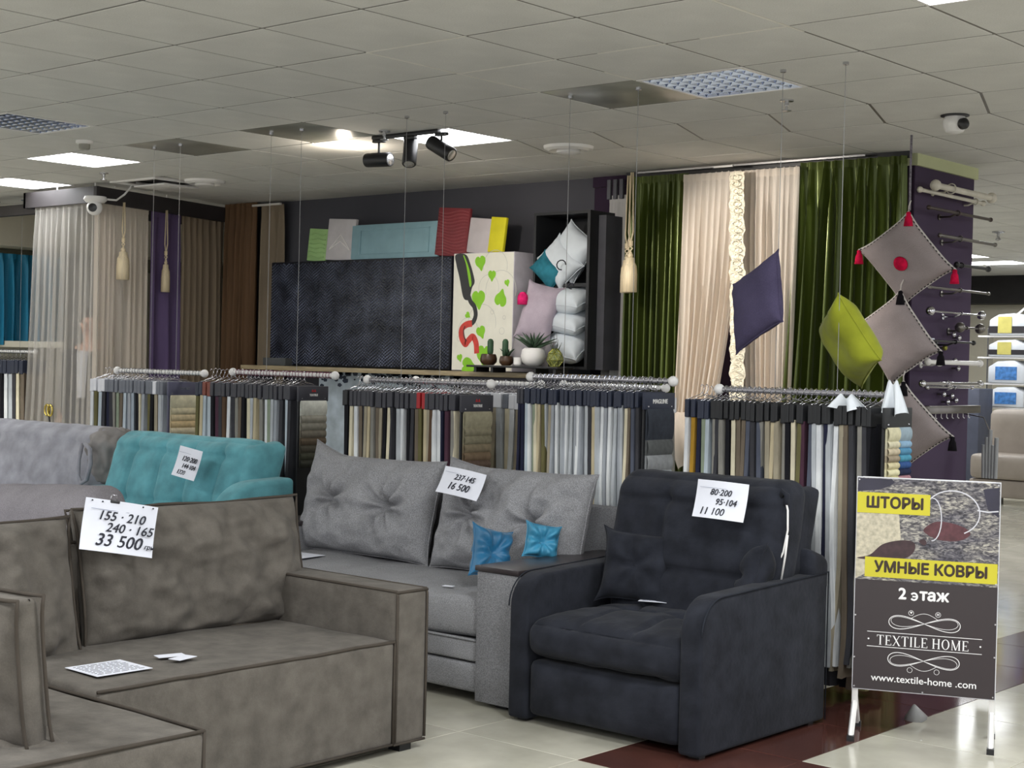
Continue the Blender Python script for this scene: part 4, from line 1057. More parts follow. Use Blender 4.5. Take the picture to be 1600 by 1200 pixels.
CY = 8.72
curtain('green_curtain', 'narrow dark green satin curtain left of the cream voile', (-6.54, CY), (-6.02, CY), 2.79, .04, M_green, .056, .048, 3, sharp=.1)
curtain('green_curtain', 'wide dark green satin curtain beside the purple column', (-5.16, CY), (-4.42, CY+.02), 2.80, .04, M_green, .078, .060, 5, bot0=(-5.30, CY), sharp=.1)
curtain('cream_curtain', 'cream voile curtain swept aside to the left in the middle of the display', (-6.03, CY-.06), (-5.56, CY-.06), 2.77, .96, M_cream_s, .050, .020, 7, bot0=(-6.02, CY-.12), bot1=(-5.76, CY-.10), ease=2.2, frill=.010, grow=1.0)
curtain('cream_curtain', 'cream voile curtain hanging straight behind the purple pillow', (-5.60, CY-.05), (-5.13, CY-.05), 2.77, .10, M_cream_s, .048, .020, 9, bot0=(-5.44, CY-.05), bot1=(-5.18, CY-.05), frill=.010)
# lace ruffle
T = thing('lace_ruffle', 'narrow cream lace ruffle running down between the two cream curtains', 'ruffle', (-5.55, CY-.12, 1.3))
M_lace = mat('cream_lace', S(240, 232, 212), .8, var=.08, scale=40, bump=.6, bscale=60)
g = G().grid(lambda u, v: ((u-.5)*(.11+.012*math.sin(v*60))+.05*v, -.02+.007*math.sin(u*9+v*70)+.004*math.sin(v*170+u*9), 1.46-1.52*v), 10, 110)
g.build('lace', M_lace, T, smooth=True)
g = G()
for i in range(34):
    z = 1.42-i*.043; x = .05*(i/34)
    g.tube([(x-.035*math.cos(a), -.047, z+.018*math.sin(a)) for a in [k*2*PI/8 for k in range(8)]], .0035, 4, closed=True)
g.build('lace_loops', M_lace, T, kind='stuff')
# swag at the foot of the left cream curtain
g = G().grid(lambda u, v: ((u-.5)*(.30-.16*v), -.05*math.sin(PI*v)-.03*math.sin(u*12), .20-.42*v+.07*math.cos((u-.45)*3.0)*(v)), 20, 16)
tag(g.build('curtain_hem', M_cream_s, smooth=True, loc=(-5.88, CY-.14, .96)), 'gathered rounded hem of the cream voile beside the dark sample book', 'curtain')
curtain('white_sheer', 'white embroidered sheer curtain beside the pillow niche', (-6.77, 8.80), (-6.60, 8.80), 2.68, .04, M_whitesheer, .07, .020, 12, bot0=(-6.84, 8.76), grow=.9)
curtain('grey_linen_curtain', 'dull grey linen panel behind the cream tassel', (-6.62, 8.84), (-6.52, 8.84), 2.70, .04, mat('grey_linen', S(128, 124, 112), .9, var=.1), .12, .015, 13)
for k in range(3):
    tag(G().box(-6.775+.055*k, -6.745+.055*k, 8.775, 8.795, 2.66, 2.80).build('hanging_tab', mat('grey_tab', S(90, 90, 96), .8)), 'grey curtain tab above the white sheer, '+['left', 'middle', 'right'][k]+' of three', 'tab', 'grey curtain tabs')
# right curtain track
T = thing('curtain_track', 'thin white ceiling curtain track above the green and cream curtains', 'curtain rail', (-5.7, 8.70, 2.822))
G().box(-.75, 1.02, -.006, .006, -.006, .006).build('rail', M_alu, T)
g = G(); g.box(-.9, 1.28, .07, .09, -.025, .018); g.build('rear_rail', M_black, T)
tag(G().box(-5.75, -5.60, 8.60, 8.61, 2.80, 2.812).build('rail_bracket', M_white), 'short white bracket above the lace ruffle', 'bracket')

# left frame with sheers
MF = mat('black_pelmet', S(52, 48, 50), .6, var=.10, scale=4)
FR0, FR1 = (-10.66, 7.10), (-11.16, 8.86)
T = thing('curtain_pelmet', 'dark boxed pelmet frame hung below the ceiling above the left curtains', 'pelmet', (FR0[0], FR0[1], 2.68))
d = Vector((FR1[0]-FR0[0], FR1[1]-FR0[1], 0)); dn = Vector((-d.y, d.x, 0)).normalized()*.03
g = G(); g.prism([(0, 0), (d.x, d.y), (d.x+dn.x, d.y+dn.y), (dn.x, dn.y)], 0, .13, 'z'); g.build('long_board', MF, T)
G().box(-1.08, -.0, -.0, .03, 0, .13).build('end_board', MF, T)
G().box(-1.08, -1.05, .0, 1.7, 0.0, .13).build('rear_board', MF, T)
for (a, b) in [(-.05, .02), (-.12, .25), (-.3, .9), (-.6, .02)]:
    G().tube([(a, b, .13), (a, b, CEIL-2.68)], .006).build('hanger', M_white, T)
tag(G().box(-14.1, -11.76, 7.3, 7.36, 2.66, 2.75).build('black_rail_beam', MF), 'black beam running on to the left from the pelmet frame', 'beam')
def onfr(t, off=.05): return (FR0[0]+d.x*t+dn.x/.03*off*-1*-1, FR0[1]+d.y*t+dn.y/.03*off)
def fp(t, off): 
    n_ = Vector((-d.y, d.x, 0)).normalized(); return (FR0[0]+d.x*t+n_.x*off, FR0[1]+d.y*t+n_.y*off)
M_blush = sheer('blush_sheer_dense', S(228, 218, 206), .30)
curtain('blush_sheer', 'long blush sheer curtain on the short end of the pelmet, people showing through', (-11.62, 7.14), (-10.68, 7.14), 2.69, .04, M_sheerp, .085, .030, 15, bot0=(-11.74, 7.14), frill=.008)
curtain('blush_sheer', 'denser blush sheer curtain behind the security camera and cream tassel', fp(.02, .05), fp(.40, .05), 2.69, .04, M_blush, .08, .030, 17, frill=.008)
curtain('purple_curtain', 'dusty purple curtain with a small tassel on the left display', fp(.41, .05), fp(.63, .05), 2.68, .04, mat('dusty_purple', S(104, 88, 124), .85, var=.06, scale=6, stretch=(1, 1, .2)), .17, .030, 19)
curtain('taupe_curtain', 'taupe curtain at the end of the left pelmet', fp(.64, .05), fp(.98, .05), 2.68, .04, mat('taupe_drape', S(138, 122, 102), .8, var=.06, scale=6, stretch=(1, 1, .2)), .09, .030, 21)
curtain('brown_curtain', 'brown pleated curtain in the corner of the dark wall', (-11.15, 8.78), (-10.68, 8.78), 2.83, .04, mat('brown_drape', S(108, 80, 54), .8, var=.06, scale=6, stretch=(1, 1, .2)), .075, .030, 23)
curtain('beige_curtain', 'short beige curtain between the brown curtain and the dark wall', (-10.66, 8.80), (-10.36, 8.80), 2.80, .9, mat('beige_drape', S(134, 120, 100), .8, var=.06, scale=6, stretch=(1, 1, .2)), .11, .025, 24)
tag(G().box(-10.72, -10.34, 8.74, 8.76, 2.795, 2.812).build('curtain_rail', M_barw), 'short white curtain rail above the beige curtain', 'curtain rail')
curtain('teal_curtain', 'bright teal curtain at the far left edge', (-13.5, 7.25), (-13.5, 8.6), 2.40, 1.52, mat('teal_drape', S(36, 132, 168), .6, var=.06, scale=6, stretch=(1, 1, .2)), .13, .05, 26)
curtain('grey_sheer', 'grey sheer curtain beside the teal curtain at far left', (-13.5, 8.62), (-13.5, 9.4), 2.40, .9, M_whitesheer, .13, .03, 27)

# tassels
def tassel(name, lab, loc, h, r, m, cord, cat='tassel', rz=0, group=None, knots=True):
    T = thing(name, lab, cat, loc, rz, group)
    g = G(); n = 26; g.lathe([(r*.3, 0), (r*.62, -.006), (r*.66, -.03*h/.2), (r*.9, -.05*h/.2), (r, -.5*h), (r*1.0, -h)], n=n)
    g.v = [(a*(1+.07*math.cos(13*math.atan2(b, a))), b*(1+.07*math.cos(13*math.atan2(b, a))), c) for a, b, c in g.v]
    g.build('fringe', m, T, smooth=True)
    if knots:
        g = G(); g.tube([(0, 0, 0), (.008, 0, .03), (-.018, 0, .06), (.015, 0, .085), (-.004, 0, .11), (-.018, .0, .17), (-.008, 0, cord)], .0055, 6)
        g.tube([(0, 0, 0), (-.010, 0, .03), (.018, 0, .06), (-.015, 0, .085), (.004, 0, .11), (.02, .0, .17), (.008, 0, cord)], .0055, 6)
        for q in range(6): g.tube([(-.02, 0, .108-q*.006), (.0, -.013, .108-q*.006), (.02, 0, .108-q*.006)], .004, 5)
        g.build('cord', m, T, smooth=True)
        G().ball((0, 0, .012), r*.42, 12).build('knot', m, T, smooth=True)
    return T
M_tas = mat('cream_silk_fringe', S(222, 205, 172), .6, var=.1, scale=20, stretch=(8, 8, .3))
tassel('curtain_tassel', 'cream tassel hanging over the blush sheer by the security camera', (-10.655, 7.36, 2.30), .23, .050, M_tas, .40, group='cream curtain tassels')
tassel('curtain_tassel', 'slim cream tassel hanging over the dusty purple curtain', (-10.885, 7.95, 2.24), .24, .036, M_tas, .46, group='cream curtain tassels')
tassel('curtain_tassel', 'large cream tassel hanging by the narrow green curtain', (-6.31, 8.45, 2.21), .24, .048, M_tas, .58, group='cream curtain tassels')
tassel('curtain_tassel', 'second cream tassel behind the large one by the narrow green curtain', (-6.39, 8.52, 2.20), .23, .040, M_tas, .58, group='cream curtain tassels')

# security camera on the pelmet
T = thing('security_camera', 'white pan security camera fixed on the left pelmet', 'camera', (-10.60, 7.05, 2.67), .72)
G().lathe([(.02, .05), (.085, .045), (.095, .02), (.07, -.005)], n=24).build('hood', M_white, T, smooth=2)
G().ball((0, -.02, -.045), .062, 20).build('body', M_white, T, smooth=True)
G().lathe([(.034, -.062), (.034, -.07), (.02, -.074), (.002, -.075)], (0, -.012, -.05), 18, axis='y').build('lens', M_black, T, smooth=2)
tag(G().tube([(-10.58, 7.12, 2.70), (-10.56, 7.22, 2.70), (-10.54, 7.28, 2.75), (-10.53, 7.33, 2.81), (-10.53, 7.35, 2.84)], .008, 8).build('camera_cable', M_white, smooth=True), 'white cable running from the security camera to the ceiling', 'cable')

# ================================================================== WALL DISPLAY
PY = 8.50
T = thing('quilted_headboard', 'large navy quilted chevron headboard panel leaning on the dark wall', 'panel', (-9.09, PY, 1.40))
M_nv = mat('navy_leather', S(13, 16, 26), .38, var=.12, scale=10)
M_nv2 = mat('navy_gloss_stitch', S(104, 110, 128), .34, metal=.35, var=.35, scale=5)  # pale, patchy colour paints the glints onto the dark navy relief
G().box(-1.055, 1.055, 0, .06, 0, .87).build('board', M_nv, T, bevel=.006)
rr = random.Random(2); g = G(); nc = 24; cw = 2.09/nc
for c in range(nc):
    x0 = -1.045+c*cw; up_ = 1 if c % 2 else -1
    z = -.04
    while z < .90:
        for q in range(5):
            a0, a1 = x0+cw*(q+.08)/5, x0+cw*(q+.92)/5
            zz = z+up_*(a0-x0-cw/2)*.9; h_ = .0045; tl_ = rr.uniform(-.0025, .0025)
            if zz < .012 or zz > .855: continue
            g.add([(a0, -.010, zz-h_), (a1, -.010+tl_, zz-h_), (a1, -.002+tl_, zz+h_), (a0, -.002, zz+h_), (a0, .001, zz-h_*1.5), (a1, .001, zz-h_*1.5), (a1, .001, zz+h_*1.5), (a0, .001, zz+h_*1.5)],
                  [(0, 1, 2, 3), (0, 4, 5, 1), (3, 2, 6, 7), (0, 3, 7, 4), (1, 5, 6, 2)])
        z += .026
g.build('chevron_relief', M_nv2, T, kind='stuff')
def lean(name, lab, x, w, h, col, z0=2.27, rough=.6, tilt=-.05, roll=.0, th=.03, relief=None, rmat=None, grp='upholstery samples on the chevron panel'):
    T = thing(name, lab, 'panel', (x, PY+.02, z0), rot=(tilt, roll, 0), group=grp)
    mm = mat(name+'_%d_%d_%d' % col, S(*col), rough, var=.04)
    G().box(-w/2, w/2, 0, th, 0, h).build('board', mm, T, bevel=.006)
    if relief: relief(T, w, h, mm)
    return T
def rel_green(T, w, h, mm):
    for k in range(6): G().tube([(-w*.42+w*.84*i/8, -.0, h*(.12+.14*k)+.006*math.sin(i+k)) for i in range(9)], .006, 6).build('rib', mm, T, smooth=True)
def rel_chev(T, w, h, mm):
    for k in range(2): G().tube([(-w*.38, -.001, h*(.25+.0*k)), (0, -.001, h*(.62-.16*k)), (w*.38, -.001, h*(.25))], .005, 6).build('raised_chevron', mat('pale_relief', S(225, 222, 220), .5), T)
def rel_frame(T, w, h, mm):
    G().box(-w*.40, w*.40, -.006, 0, h*.14, h*.16).build('moulding', mm, T); G().box(-w*.40, w*.40, -.006, 0, h*.82, h*.84).build('moulding', mm, T)
    G().box(-w*.40, -w*.385, -.006, 0, h*.14, h*.84).build('moulding', mm, T); G().box(w*.385, w*.40, -.006, 0, h*.14, h*.84).build('moulding', mm, T)
def rel_wave(T, w, h, mm):
    for k in range(14):
        G().tube([(-w*.47+w*.94*i/10, -.001, h*(.05+.066*k)+.012*math.sin(i*.6+k*.25)) for i in range(11)], .0065, 5).build('wave_rib', mat('wine_relief', S(142, 66, 70), .5), T, smooth=True)
lean('ribbed_panel', 'light green ribbed sample panel, leftmost on top of the chevron board', -9.61, .23, .27, (146, 182, 118), roll=.07, relief=rel_green)
lean('chevron_sample', 'pearl white sample panel with a raised chevron beside the green one', -9.33, .33, .34, (188, 184, 186), roll=.06, relief=rel_chev)
lean('framed_panel', 'long pale blue framed sample panel on top of the chevron board', -8.70, .98, .28, (126, 160, 170), roll=.0, relief=rel_frame)
lean('wave_panel', 'wine red sample panel with wavy ribs', -8.08, .33, .37, (122, 44, 50), roll=.07, relief=rel_wave, tilt=-.04)
lean('pearl_board', 'plain pearl sample panel standing on the white canvas', -7.80, .22, .265, (196, 188, 190), roll=.10, z0=2.285)
lean('yellow_panel', 'plain yellow sample panel standing on the white canvas', -7.62, .15, .265, (224, 214, 30), roll=.09, z0=2.285)
# canvas
T = thing('leaf_canvas', 'white boxed canvas with green leaves and a black bottle pouring a red stream', 'picture', (-7.71, PY, 1.40))
M_canv = mat('canvas_white', S(236, 234, 220), .6, var=.02)
G().box(-.305, .305, .0, .30, 0, .885).build('box', mat('canvas_box', S(205, 200, 208), .6), T, bevel=.003)
cv = G().box(-.300, .300, -.002, 0, .004, .881).build('canvas', M_canv, T)
M_lf = mat('leaf_green', S(140, 205, 40), .6, var=.04); M_bk = mat('print_black', S(22, 22, 20), .4); M_rd = mat('print_red', S(205, 52, 36), .4, var=.08, scale=20); M_vine = mat('vine_grey', S(205, 205, 195), .6)
def leaf(x, z, s, a): 
    pts = [(0, -1.0), (.30, -.60), (.62, -.25), (.68, .20), (.42, .48), (.14, .50), (0, .36), (-.16, .52), (-.46, .50), (-.70, .20), (-.62, -.25), (-.30, -.60)]
    return blob([(x+s*(p*math.cos(a)-q*math.sin(a)), z+s*(p*math.sin(a)+q*math.cos(a))) for p, q in pts], M_lf, 'leaf', y=-.0026, par=cv)
for (x, z, s, a) in [(-.03, .82, .075, .2), (.09, .72, .055, .0), (-.04, .55, .095, .1), (.18, .53, .085, 2.9), (.24, .66, .035, .3), (-.01, .30, .065, .4), (.03, .13, .11, 0), (-.14, .03, .10, 1.5), (-.15, .42, .035, 1), (-.22, .10, .04, .3)]: leaf(x, z, s, a)
for (cx, cz, R) in [(.0, .36, .14), (-.14, .30, .10), (.12, .78, .12), (.18, .60, .15), (.06, .62, .10)]:
    ribbon([(cx+R*math.cos(a), cz+R*math.sin(a)) for a in [i*.28-.3 for i in range(14)]], .004, -.0023, M_vine, 'vine', cv)
for (cx, cz, R) in [(.20, .30, .025), (-.23, .24, .02), (.22, .40, .014), (-.10, .66, .015), (.10, .44, .016), (.22, .16, .02)]:
    ribbon([(cx+R*math.cos(a), cz+R*math.sin(a)) for a in [i*2*PI/16 for i in range(16)]], .003, -.0023, M_vine, 'drop', cv, closed=True)
blob([(-.285, .875), (-.18, .875), (-.13, .80), (-.09, .70), (-.085, .66), (-.11, .62), (-.13, .55), (-.16, .53), (-.20, .56), (-.24, .70), (-.275, .80)], M_bk, 'bottle', y=-.0030, par=cv)
blob([(-.205, .865), (-.19, .86), (-.14, .76), (-.115, .66), (-.13, .63), (-.15, .70), (-.175, .80)], M_lf, 'bottle_glint', y=-.0034, par=cv)
def vrib(path, ws, y, m, name):
    V = [Vector((p[0], p[1], 0)) for p in path]; vs = []
    for i, p in enumerate(V):
        t = V[min(i+1, len(V)-1)]-V[max(i-1, 0)]; t.normalize(); n = Vector((-t.y, t.x, 0))*ws[i]/2
        vs += [(p.x+n.x, y, p.y+n.y), (p.x-n.x, y, p.y-n.y)]
    G().add(vs, [(2*i, 2*i+1, 2*i+3, 2*i+2) for i in range(len(V)-1)]).build(name, m, cv)
def cr(pts, k=6):
    P = []
    q = [pts[0]]+list(pts)+[pts[-1]]
    for i in range(len(q)-3):
        p0, p1, p2, p3 = [Vector(x) for x in q[i:i+4]]
        for s in range(k):
            t = s/k; P.append(.5*((2*p1)+(p2-p0)*t+(2*p0-5*p1+4*p2-p3)*t*t+(3*p1-p0-3*p2+p3)*t**3))
    P.append(Vector(q[-2])); return [tuple(p) for p in P]
P = cr([(-.15, .58), (-.12, .52), (-.08, .48), (-.065, .42), (-.085, .37), (-.13, .345)]); vrib(P, [.04+.0*i for i in range(len(P))], -.0032, M_bk, 'stream')
P = cr([(-.10, .355), (-.16, .345), (-.205, .31), (-.205, .25), (-.165, .20), (-.135, .225), (-.09, .255), (-.055, .21), (-.045, .13)]); vrib(P, [.05]*len(P), -.0034, M_rd, 'red_stream')
P = cr([(-.17, .335), (-.185, .30), (-.175, .25), (-.15, .22)]); vrib(P, [.012]*len(P), -.0037, mat('red_shade', S(90, 26, 22), .4), 'stream_shade')
# white picture under the chevron panel
T = thing('blue_white_picture', 'pale picture with dark blue feathered top edge under the chevron panel', 'picture', (-8.75, PY-.02, .55))
G().box(-.74, .74, 0, .04, 0, .84).build('board', mat('icy_print', S(168, 180, 190), .6, var=.10, scale=8), T)
rnd = random.Random(9); g = G()
for i in range(170):
    x = rnd.uniform(-.73, .68); z = .84-abs(rnd.gauss(0, .05)); s = rnd.uniform(.012, .04); a = rnd.uniform(0, PI)
    g.add([(x+s*math.cos(a+q), -.003, min(.838, z+s*.6*math.sin(a+q))) for q in (0, 1.3, 2.4, 3.6, 4.9)], [(0, 1, 2, 3, 4)])
g.build('feather_print', mat('deep_blue_print', S(24, 38, 58), .6), T, kind='stuff')
g = G()
for i in range(50):
    x = rnd.gauss(.36, .06); z = rnd.uniform(.45, .78); s = rnd.uniform(.005, .014)
    g.add([(x+s*math.cos(q), -.003, z+1.6*s*math.sin(q)) for q in (0, 1.3, 2.4, 3.6, 4.9)], [(0, 1, 2, 3, 4)])
g.build('splash_print', mat('deep_blue_print', S(24, 38, 58), .6), T, kind='stuff')
T = thing('back_counter', 'long counter with a light wooden top under the plants and canvas', 'counter', (-8.3, 8.55, 0))
G().box(-1.9, 1.72, -.32, .0, 1.36, 1.395).build('top', M_wood, T, bevel=.003)
G().box(.6, 1.68, -.28, -.02, .02, 1.36).build('cabinet', M_dark, T)
G().box(-1.85, -1.82, -.28, -.02, .02, 1.36).build('side_panel', M_dark, T)
tag(G().box(-10.14, -9.85, 8.42, 8.60, 1.395, 1.46).build('grey_box', mat('grey_box', S(76, 78, 78), .7), bevel=.004), 'small grey box at the left foot of the chevron panel', 'box')
# open shelf seen between second and middle rails
T = thing('open_shelf', 'small white shelf unit glimpsed between the second and middle rails', 'shelf', (-7.35, 7.3, 0))
G().box(-.35, .35, .2, .22, .05, 1.2).build('back', M_dark, T)
for z in (.3, .72, .94, 1.20): G().box(-.35, .35, -.05, .2, z, z+.03).build('shelf_board', M_white if z < 1.1 else M_wood, T)
for s in (-1, 1): G().box(s*.35-.015, s*.35+.015, -.05, .22, 0, 1.23).build('side', M_black, T)
tag(G().lathe([(.05, 0), (.07, .03), (.07, .06), (.03, .09)], n=16).xf(Matrix.Translation((-7.3, 7.36, .75))).build('leafy_bowl', mat('leafy', S(90, 110, 80), .7, var=.3, scale=30), smooth=True), 'green and white bowl on the small shelf between the rails', 'bowl')

# niche with pillows
T = thing('pillow_niche', 'black open cabinet on the wall holding decorative pillows', 'cabinet', (-6.98, 8.52, 1.43))
MB_ = mat('black_board', S(26, 27, 30), .5, var=.05)
G().box(-.26, -.24, 0, .36, 0, 1.13).build('side', MB_, T); G().box(.235, .26, 0, .36, 0, 1.13).build('side', MB_, T)
G().box(-.24, .235, 0, .36, 1.11, 1.13).build('top', MB_, T); G().box(-.24, .235, 0, .36, 0, .02).build('bottom', MB_, T)
G().box(-.24, .235, .02, .36, .59, .615).build('shelf', MB_, T); G().box(-.24, .235, .34, .36, .02, 1.11).build('back', MB_, T)
G().box(.26, .325, .1, .3, 0, 1.10).build('grey_side_panel', mat('grey_side_board', S(66, 66, 72), .8), T)
M_wp = mat('white_cotton', S(205, 212, 218), .9, var=.03); M_lil = mat('lilac_linen', S(176, 164, 176), .9, var=.05, speck=.05)
small_pillow('niche_pillow', 'large white pillow with black squiggles leaning in the top of the niche', (-6.96, 8.62, 2.27), (-.1, .62, 0), .33, .37, .16, M_wp, (), 41, button=False, pinch=.10)
small_pillow('niche_pillow', 'white pillow with a yellow corner tucked under the large white one', (-7.02, 8.56, 2.20), (-.15, .80, .0), .34, .26, .12, M_wp, (), 42, button=False, pinch=.10)
small_pillow('niche_pillow', 'petrol blue patterned pillow at the left of the upper niche shelf', (-7.10, 8.52, 2.14), (-.1, .75, .1), .26, .18, .10, mat('petrol_cotton', S(46, 112, 128), .9, var=.15, scale=12), (), 43, button=False, pinch=.10)
small_pillow('niche_pillow', 'white pillow with black marks, topmost of the lower niche stack', (-6.945, 8.60, 1.935), (-1.25, .08, .05), .36, .34, .17, M_wp, (), 44, button=False, pinch=.10)
small_pillow('niche_pillow', 'white pillow in the middle of the lower niche stack', (-6.94, 8.60, 1.78), (-1.25, .18, .05), .34, .34, .15, M_wp, (), 45, button=False, pinch=.10)
small_pillow('niche_pillow', 'white pillow at the bottom of the lower niche stack', (-6.95, 8.60, 1.61), (-1.0, .10, .05), .36, .36, .20, M_wp, (), 46, button=False, pinch=.10)
T = small_pillow('tasselled_pillow', 'lilac pillow with a pink tassel standing before the niche', (-7.09, 8.42, 1.83), (-.15, .22, .45), .27, .44, .16, M_lil, (), 47, button=False, pinch=.10)
M_fuch = mat('fuchsia_wool', S(222, 40, 110), .9, var=.15, scale=30); M_crim = mat('crimson_wool', S(190, 20, 62), .9, var=.15, scale=30)
small_pillow('grey_pillow', 'grey pillow half hidden behind the white plant bowl', (-7.10, 8.36, 1.55), (-.2, .2, .2), .34, .22, .14, mat('grey_linen_pillow', S(150, 146, 150), .9), (), 48, button=False, pinch=.10)
tassel('pink_tassel', 'fuchsia wool tassel on the lilac pillow by the niche', (-7.16, 8.32, 1.975), .09, .036, M_fuch, .05, knots=False)
def squig(x, z, y, m=M_ink, s=.03):
    return tag(G().tube([(x+s*math.cos(a)*1.2, y, z+s*math.sin(a)) for a in [k*.6 for k in range(9)]], .004, 5).build('pillow_print', m), 'black', None)
T = thing('print_marks', 'black curled marks printed on the white niche pillows', 'print', (-6.9, 8.44, 2.0))
g = G()
for (x, z, s, y) in [(-.01, .17, .035, -.0), (.06, .02, .02, .03)]:
    g.tube([(x+s*math.cos(a)*1.2, y, z+s*math.sin(a)) for a in [k*.6 for k in range(9)]], .0045, 5)
g.build('mark', M_ink, T)

# plants on the small tray
PYs = 8.22
T = thing('plant_tray', 'low black tray shelf carrying four potted plants', 'tray', (-7.10, PYs, 1.395))
G().box(-.43, .42, -.08, .10, .035, .05).build('board', M_black, T, bevel=.003)
for x in (-.36, -.20, .2, .38): G().box(x-.012, x+.012, -.06, .08, 0, .035).build('leg', M_black, T)
ZT = 1.446
M_pot = mat('brown_glazed_pot', S(64, 44, 28), .35, var=.2, scale=8); M_cac = mat('cactus_green', S(46, 78, 52), .6, var=.15, scale=20); M_aloe = mat('aloe_green', S(46, 70, 48), .5, var=.2, scale=10)
def cactus(lab, x, r, hc, cx, extra=False):
    T = thing('potted_cactus', lab, 'plant', (x, PYs, ZT), 0, 'cacti in brown pots')
    G().lathe([(r*.6, 0), (r*.95, r*.35), (r, r*.75), (r*.85, r*1.25), (r*.75, r*1.3), (r*.7, r*1.22)], n=24).build('pot', M_pot, T, smooth=2)
    g = G().lathe([(.014, r*1.1), (.019, r*1.1+.03), (.019, hc-.02), (.012, hc-.004), (.002, hc)], (0, 0, 0), 24)
    g.v = [(a*(1+.16*math.cos(8*math.atan2(b, a)))+cx, b*(1+.16*math.cos(8*math.atan2(b, a))), c) for a, b, c in g.v]
    g.build('stem', M_cac, T, smooth=True)
    if extra:
        for a in range(6): G().tube([(cx+.02, 0, r*1.15), (cx+.02+.03*math.cos(a), .03*math.sin(a), r*1.15+.04), (cx+.02+.06*math.cos(a), .05*math.sin(a), r*1.15+.06)], [.008, .006, .001], 6).build('leaf', M_aloe, T, smooth=True)
cactus('taller cactus in the left brown pot before the canvas', -7.385, .062, .19, .015)
cactus('cactus with small leaves in the right brown pot', -7.215, .052, .19, -.012, True)
T = thing('potted_aloe', 'spiky aloe in a round white bowl on the black tray', 'plant', (-6.965, PYs, ZT))
G().lathe([(.04, 0), (.075, .025), (.088, .07), (.078, .115), (.06, .128), (.055, .12)], n=28).build('bowl', M_white, T, smooth=2)
rnd = random.Random(4)
for k in range(15):
    a = k*2.4; el = .35+.9*(k/15); L = .20-.05*(k/15)
    pts = [(math.cos(a)*L*t*math.cos(el)*(1+.1*t), math.sin(a)*L*t*math.cos(el), .118+L*t*math.sin(el)*(1.1-.25*t)) for t in (0, .3, .6, 1)]
    G().tube(pts, [.012, .013, .008, .0012], 6).build('leaf', M_aloe, T, smooth=True)
T = thing('white_cup', 'small white cup between the brown pots and the aloe bowl', 'cup', (-7.09, PYs-.02, ZT))
G().lathe([(.02, 0), (.03, .01), (.03, .06), (.026, .06), (.024, .02), (.002, .015)], n=18).build('body', M_white, T, smooth=2)
T = thing('geometric_terrarium', 'small faceted brass terrarium with an air plant at the right of the tray', 'plant', (-6.765, PYs, ZT))
Mbr = mat('brass', S(150, 150, 70), .3, metal=.7)
vs = []
for (r, z, o) in [(.03, 0, 0), (.06, .045, .5), (.05, .09, 0), (.02, .125, .5)]:
    for j in range(6): vs.append(Vector((r*math.cos((j+o)*PI/3), r*math.sin((j+o)*PI/3), z)))
g = G()
for L_ in range(4):
    for j in range(6):
        a = vs[L_*6+j]; g.tube([a, vs[L_*6+(j+1) % 6]], .0025, 5)
        if L_ < 3: g.tube([a, vs[(L_+1)*6+j]], .0025, 5); g.tube([a, vs[(L_+1)*6+(j-1 if L_ % 2 == 0 else j+1) % 6]], .0025, 5)
g.build('brass_frame', Mbr, T)
g = G()
for L_ in range(3):
    for j in range(6):
        g.add([vs[L_*6+j], vs[L_*6+(j+1) % 6], vs[(L_+1)*6+(j+1) % 6], vs[(L_+1)*6+j]], [(0, 1, 2, 3)])
g.build('glass', mat('green_glass', S(170, 180, 110), .15, var=.05, alpha=.45), T)
for k in range(7):
    a = k*.9; G().tube([(0, 0, .03), (.015*math.cos(a), .015*math.sin(a), .10), (.045*math.cos(a), .045*math.sin(a), .15+.02*(k % 3))], [.006, .004, .001], 5).build('leaf', M_aloe, T, smooth=True)
for x in (-.02, .015): G().tube([(x, 0, .12), (x*.6, 0, .24)], .0015, 5).build('hanging_wire', M_black, T)

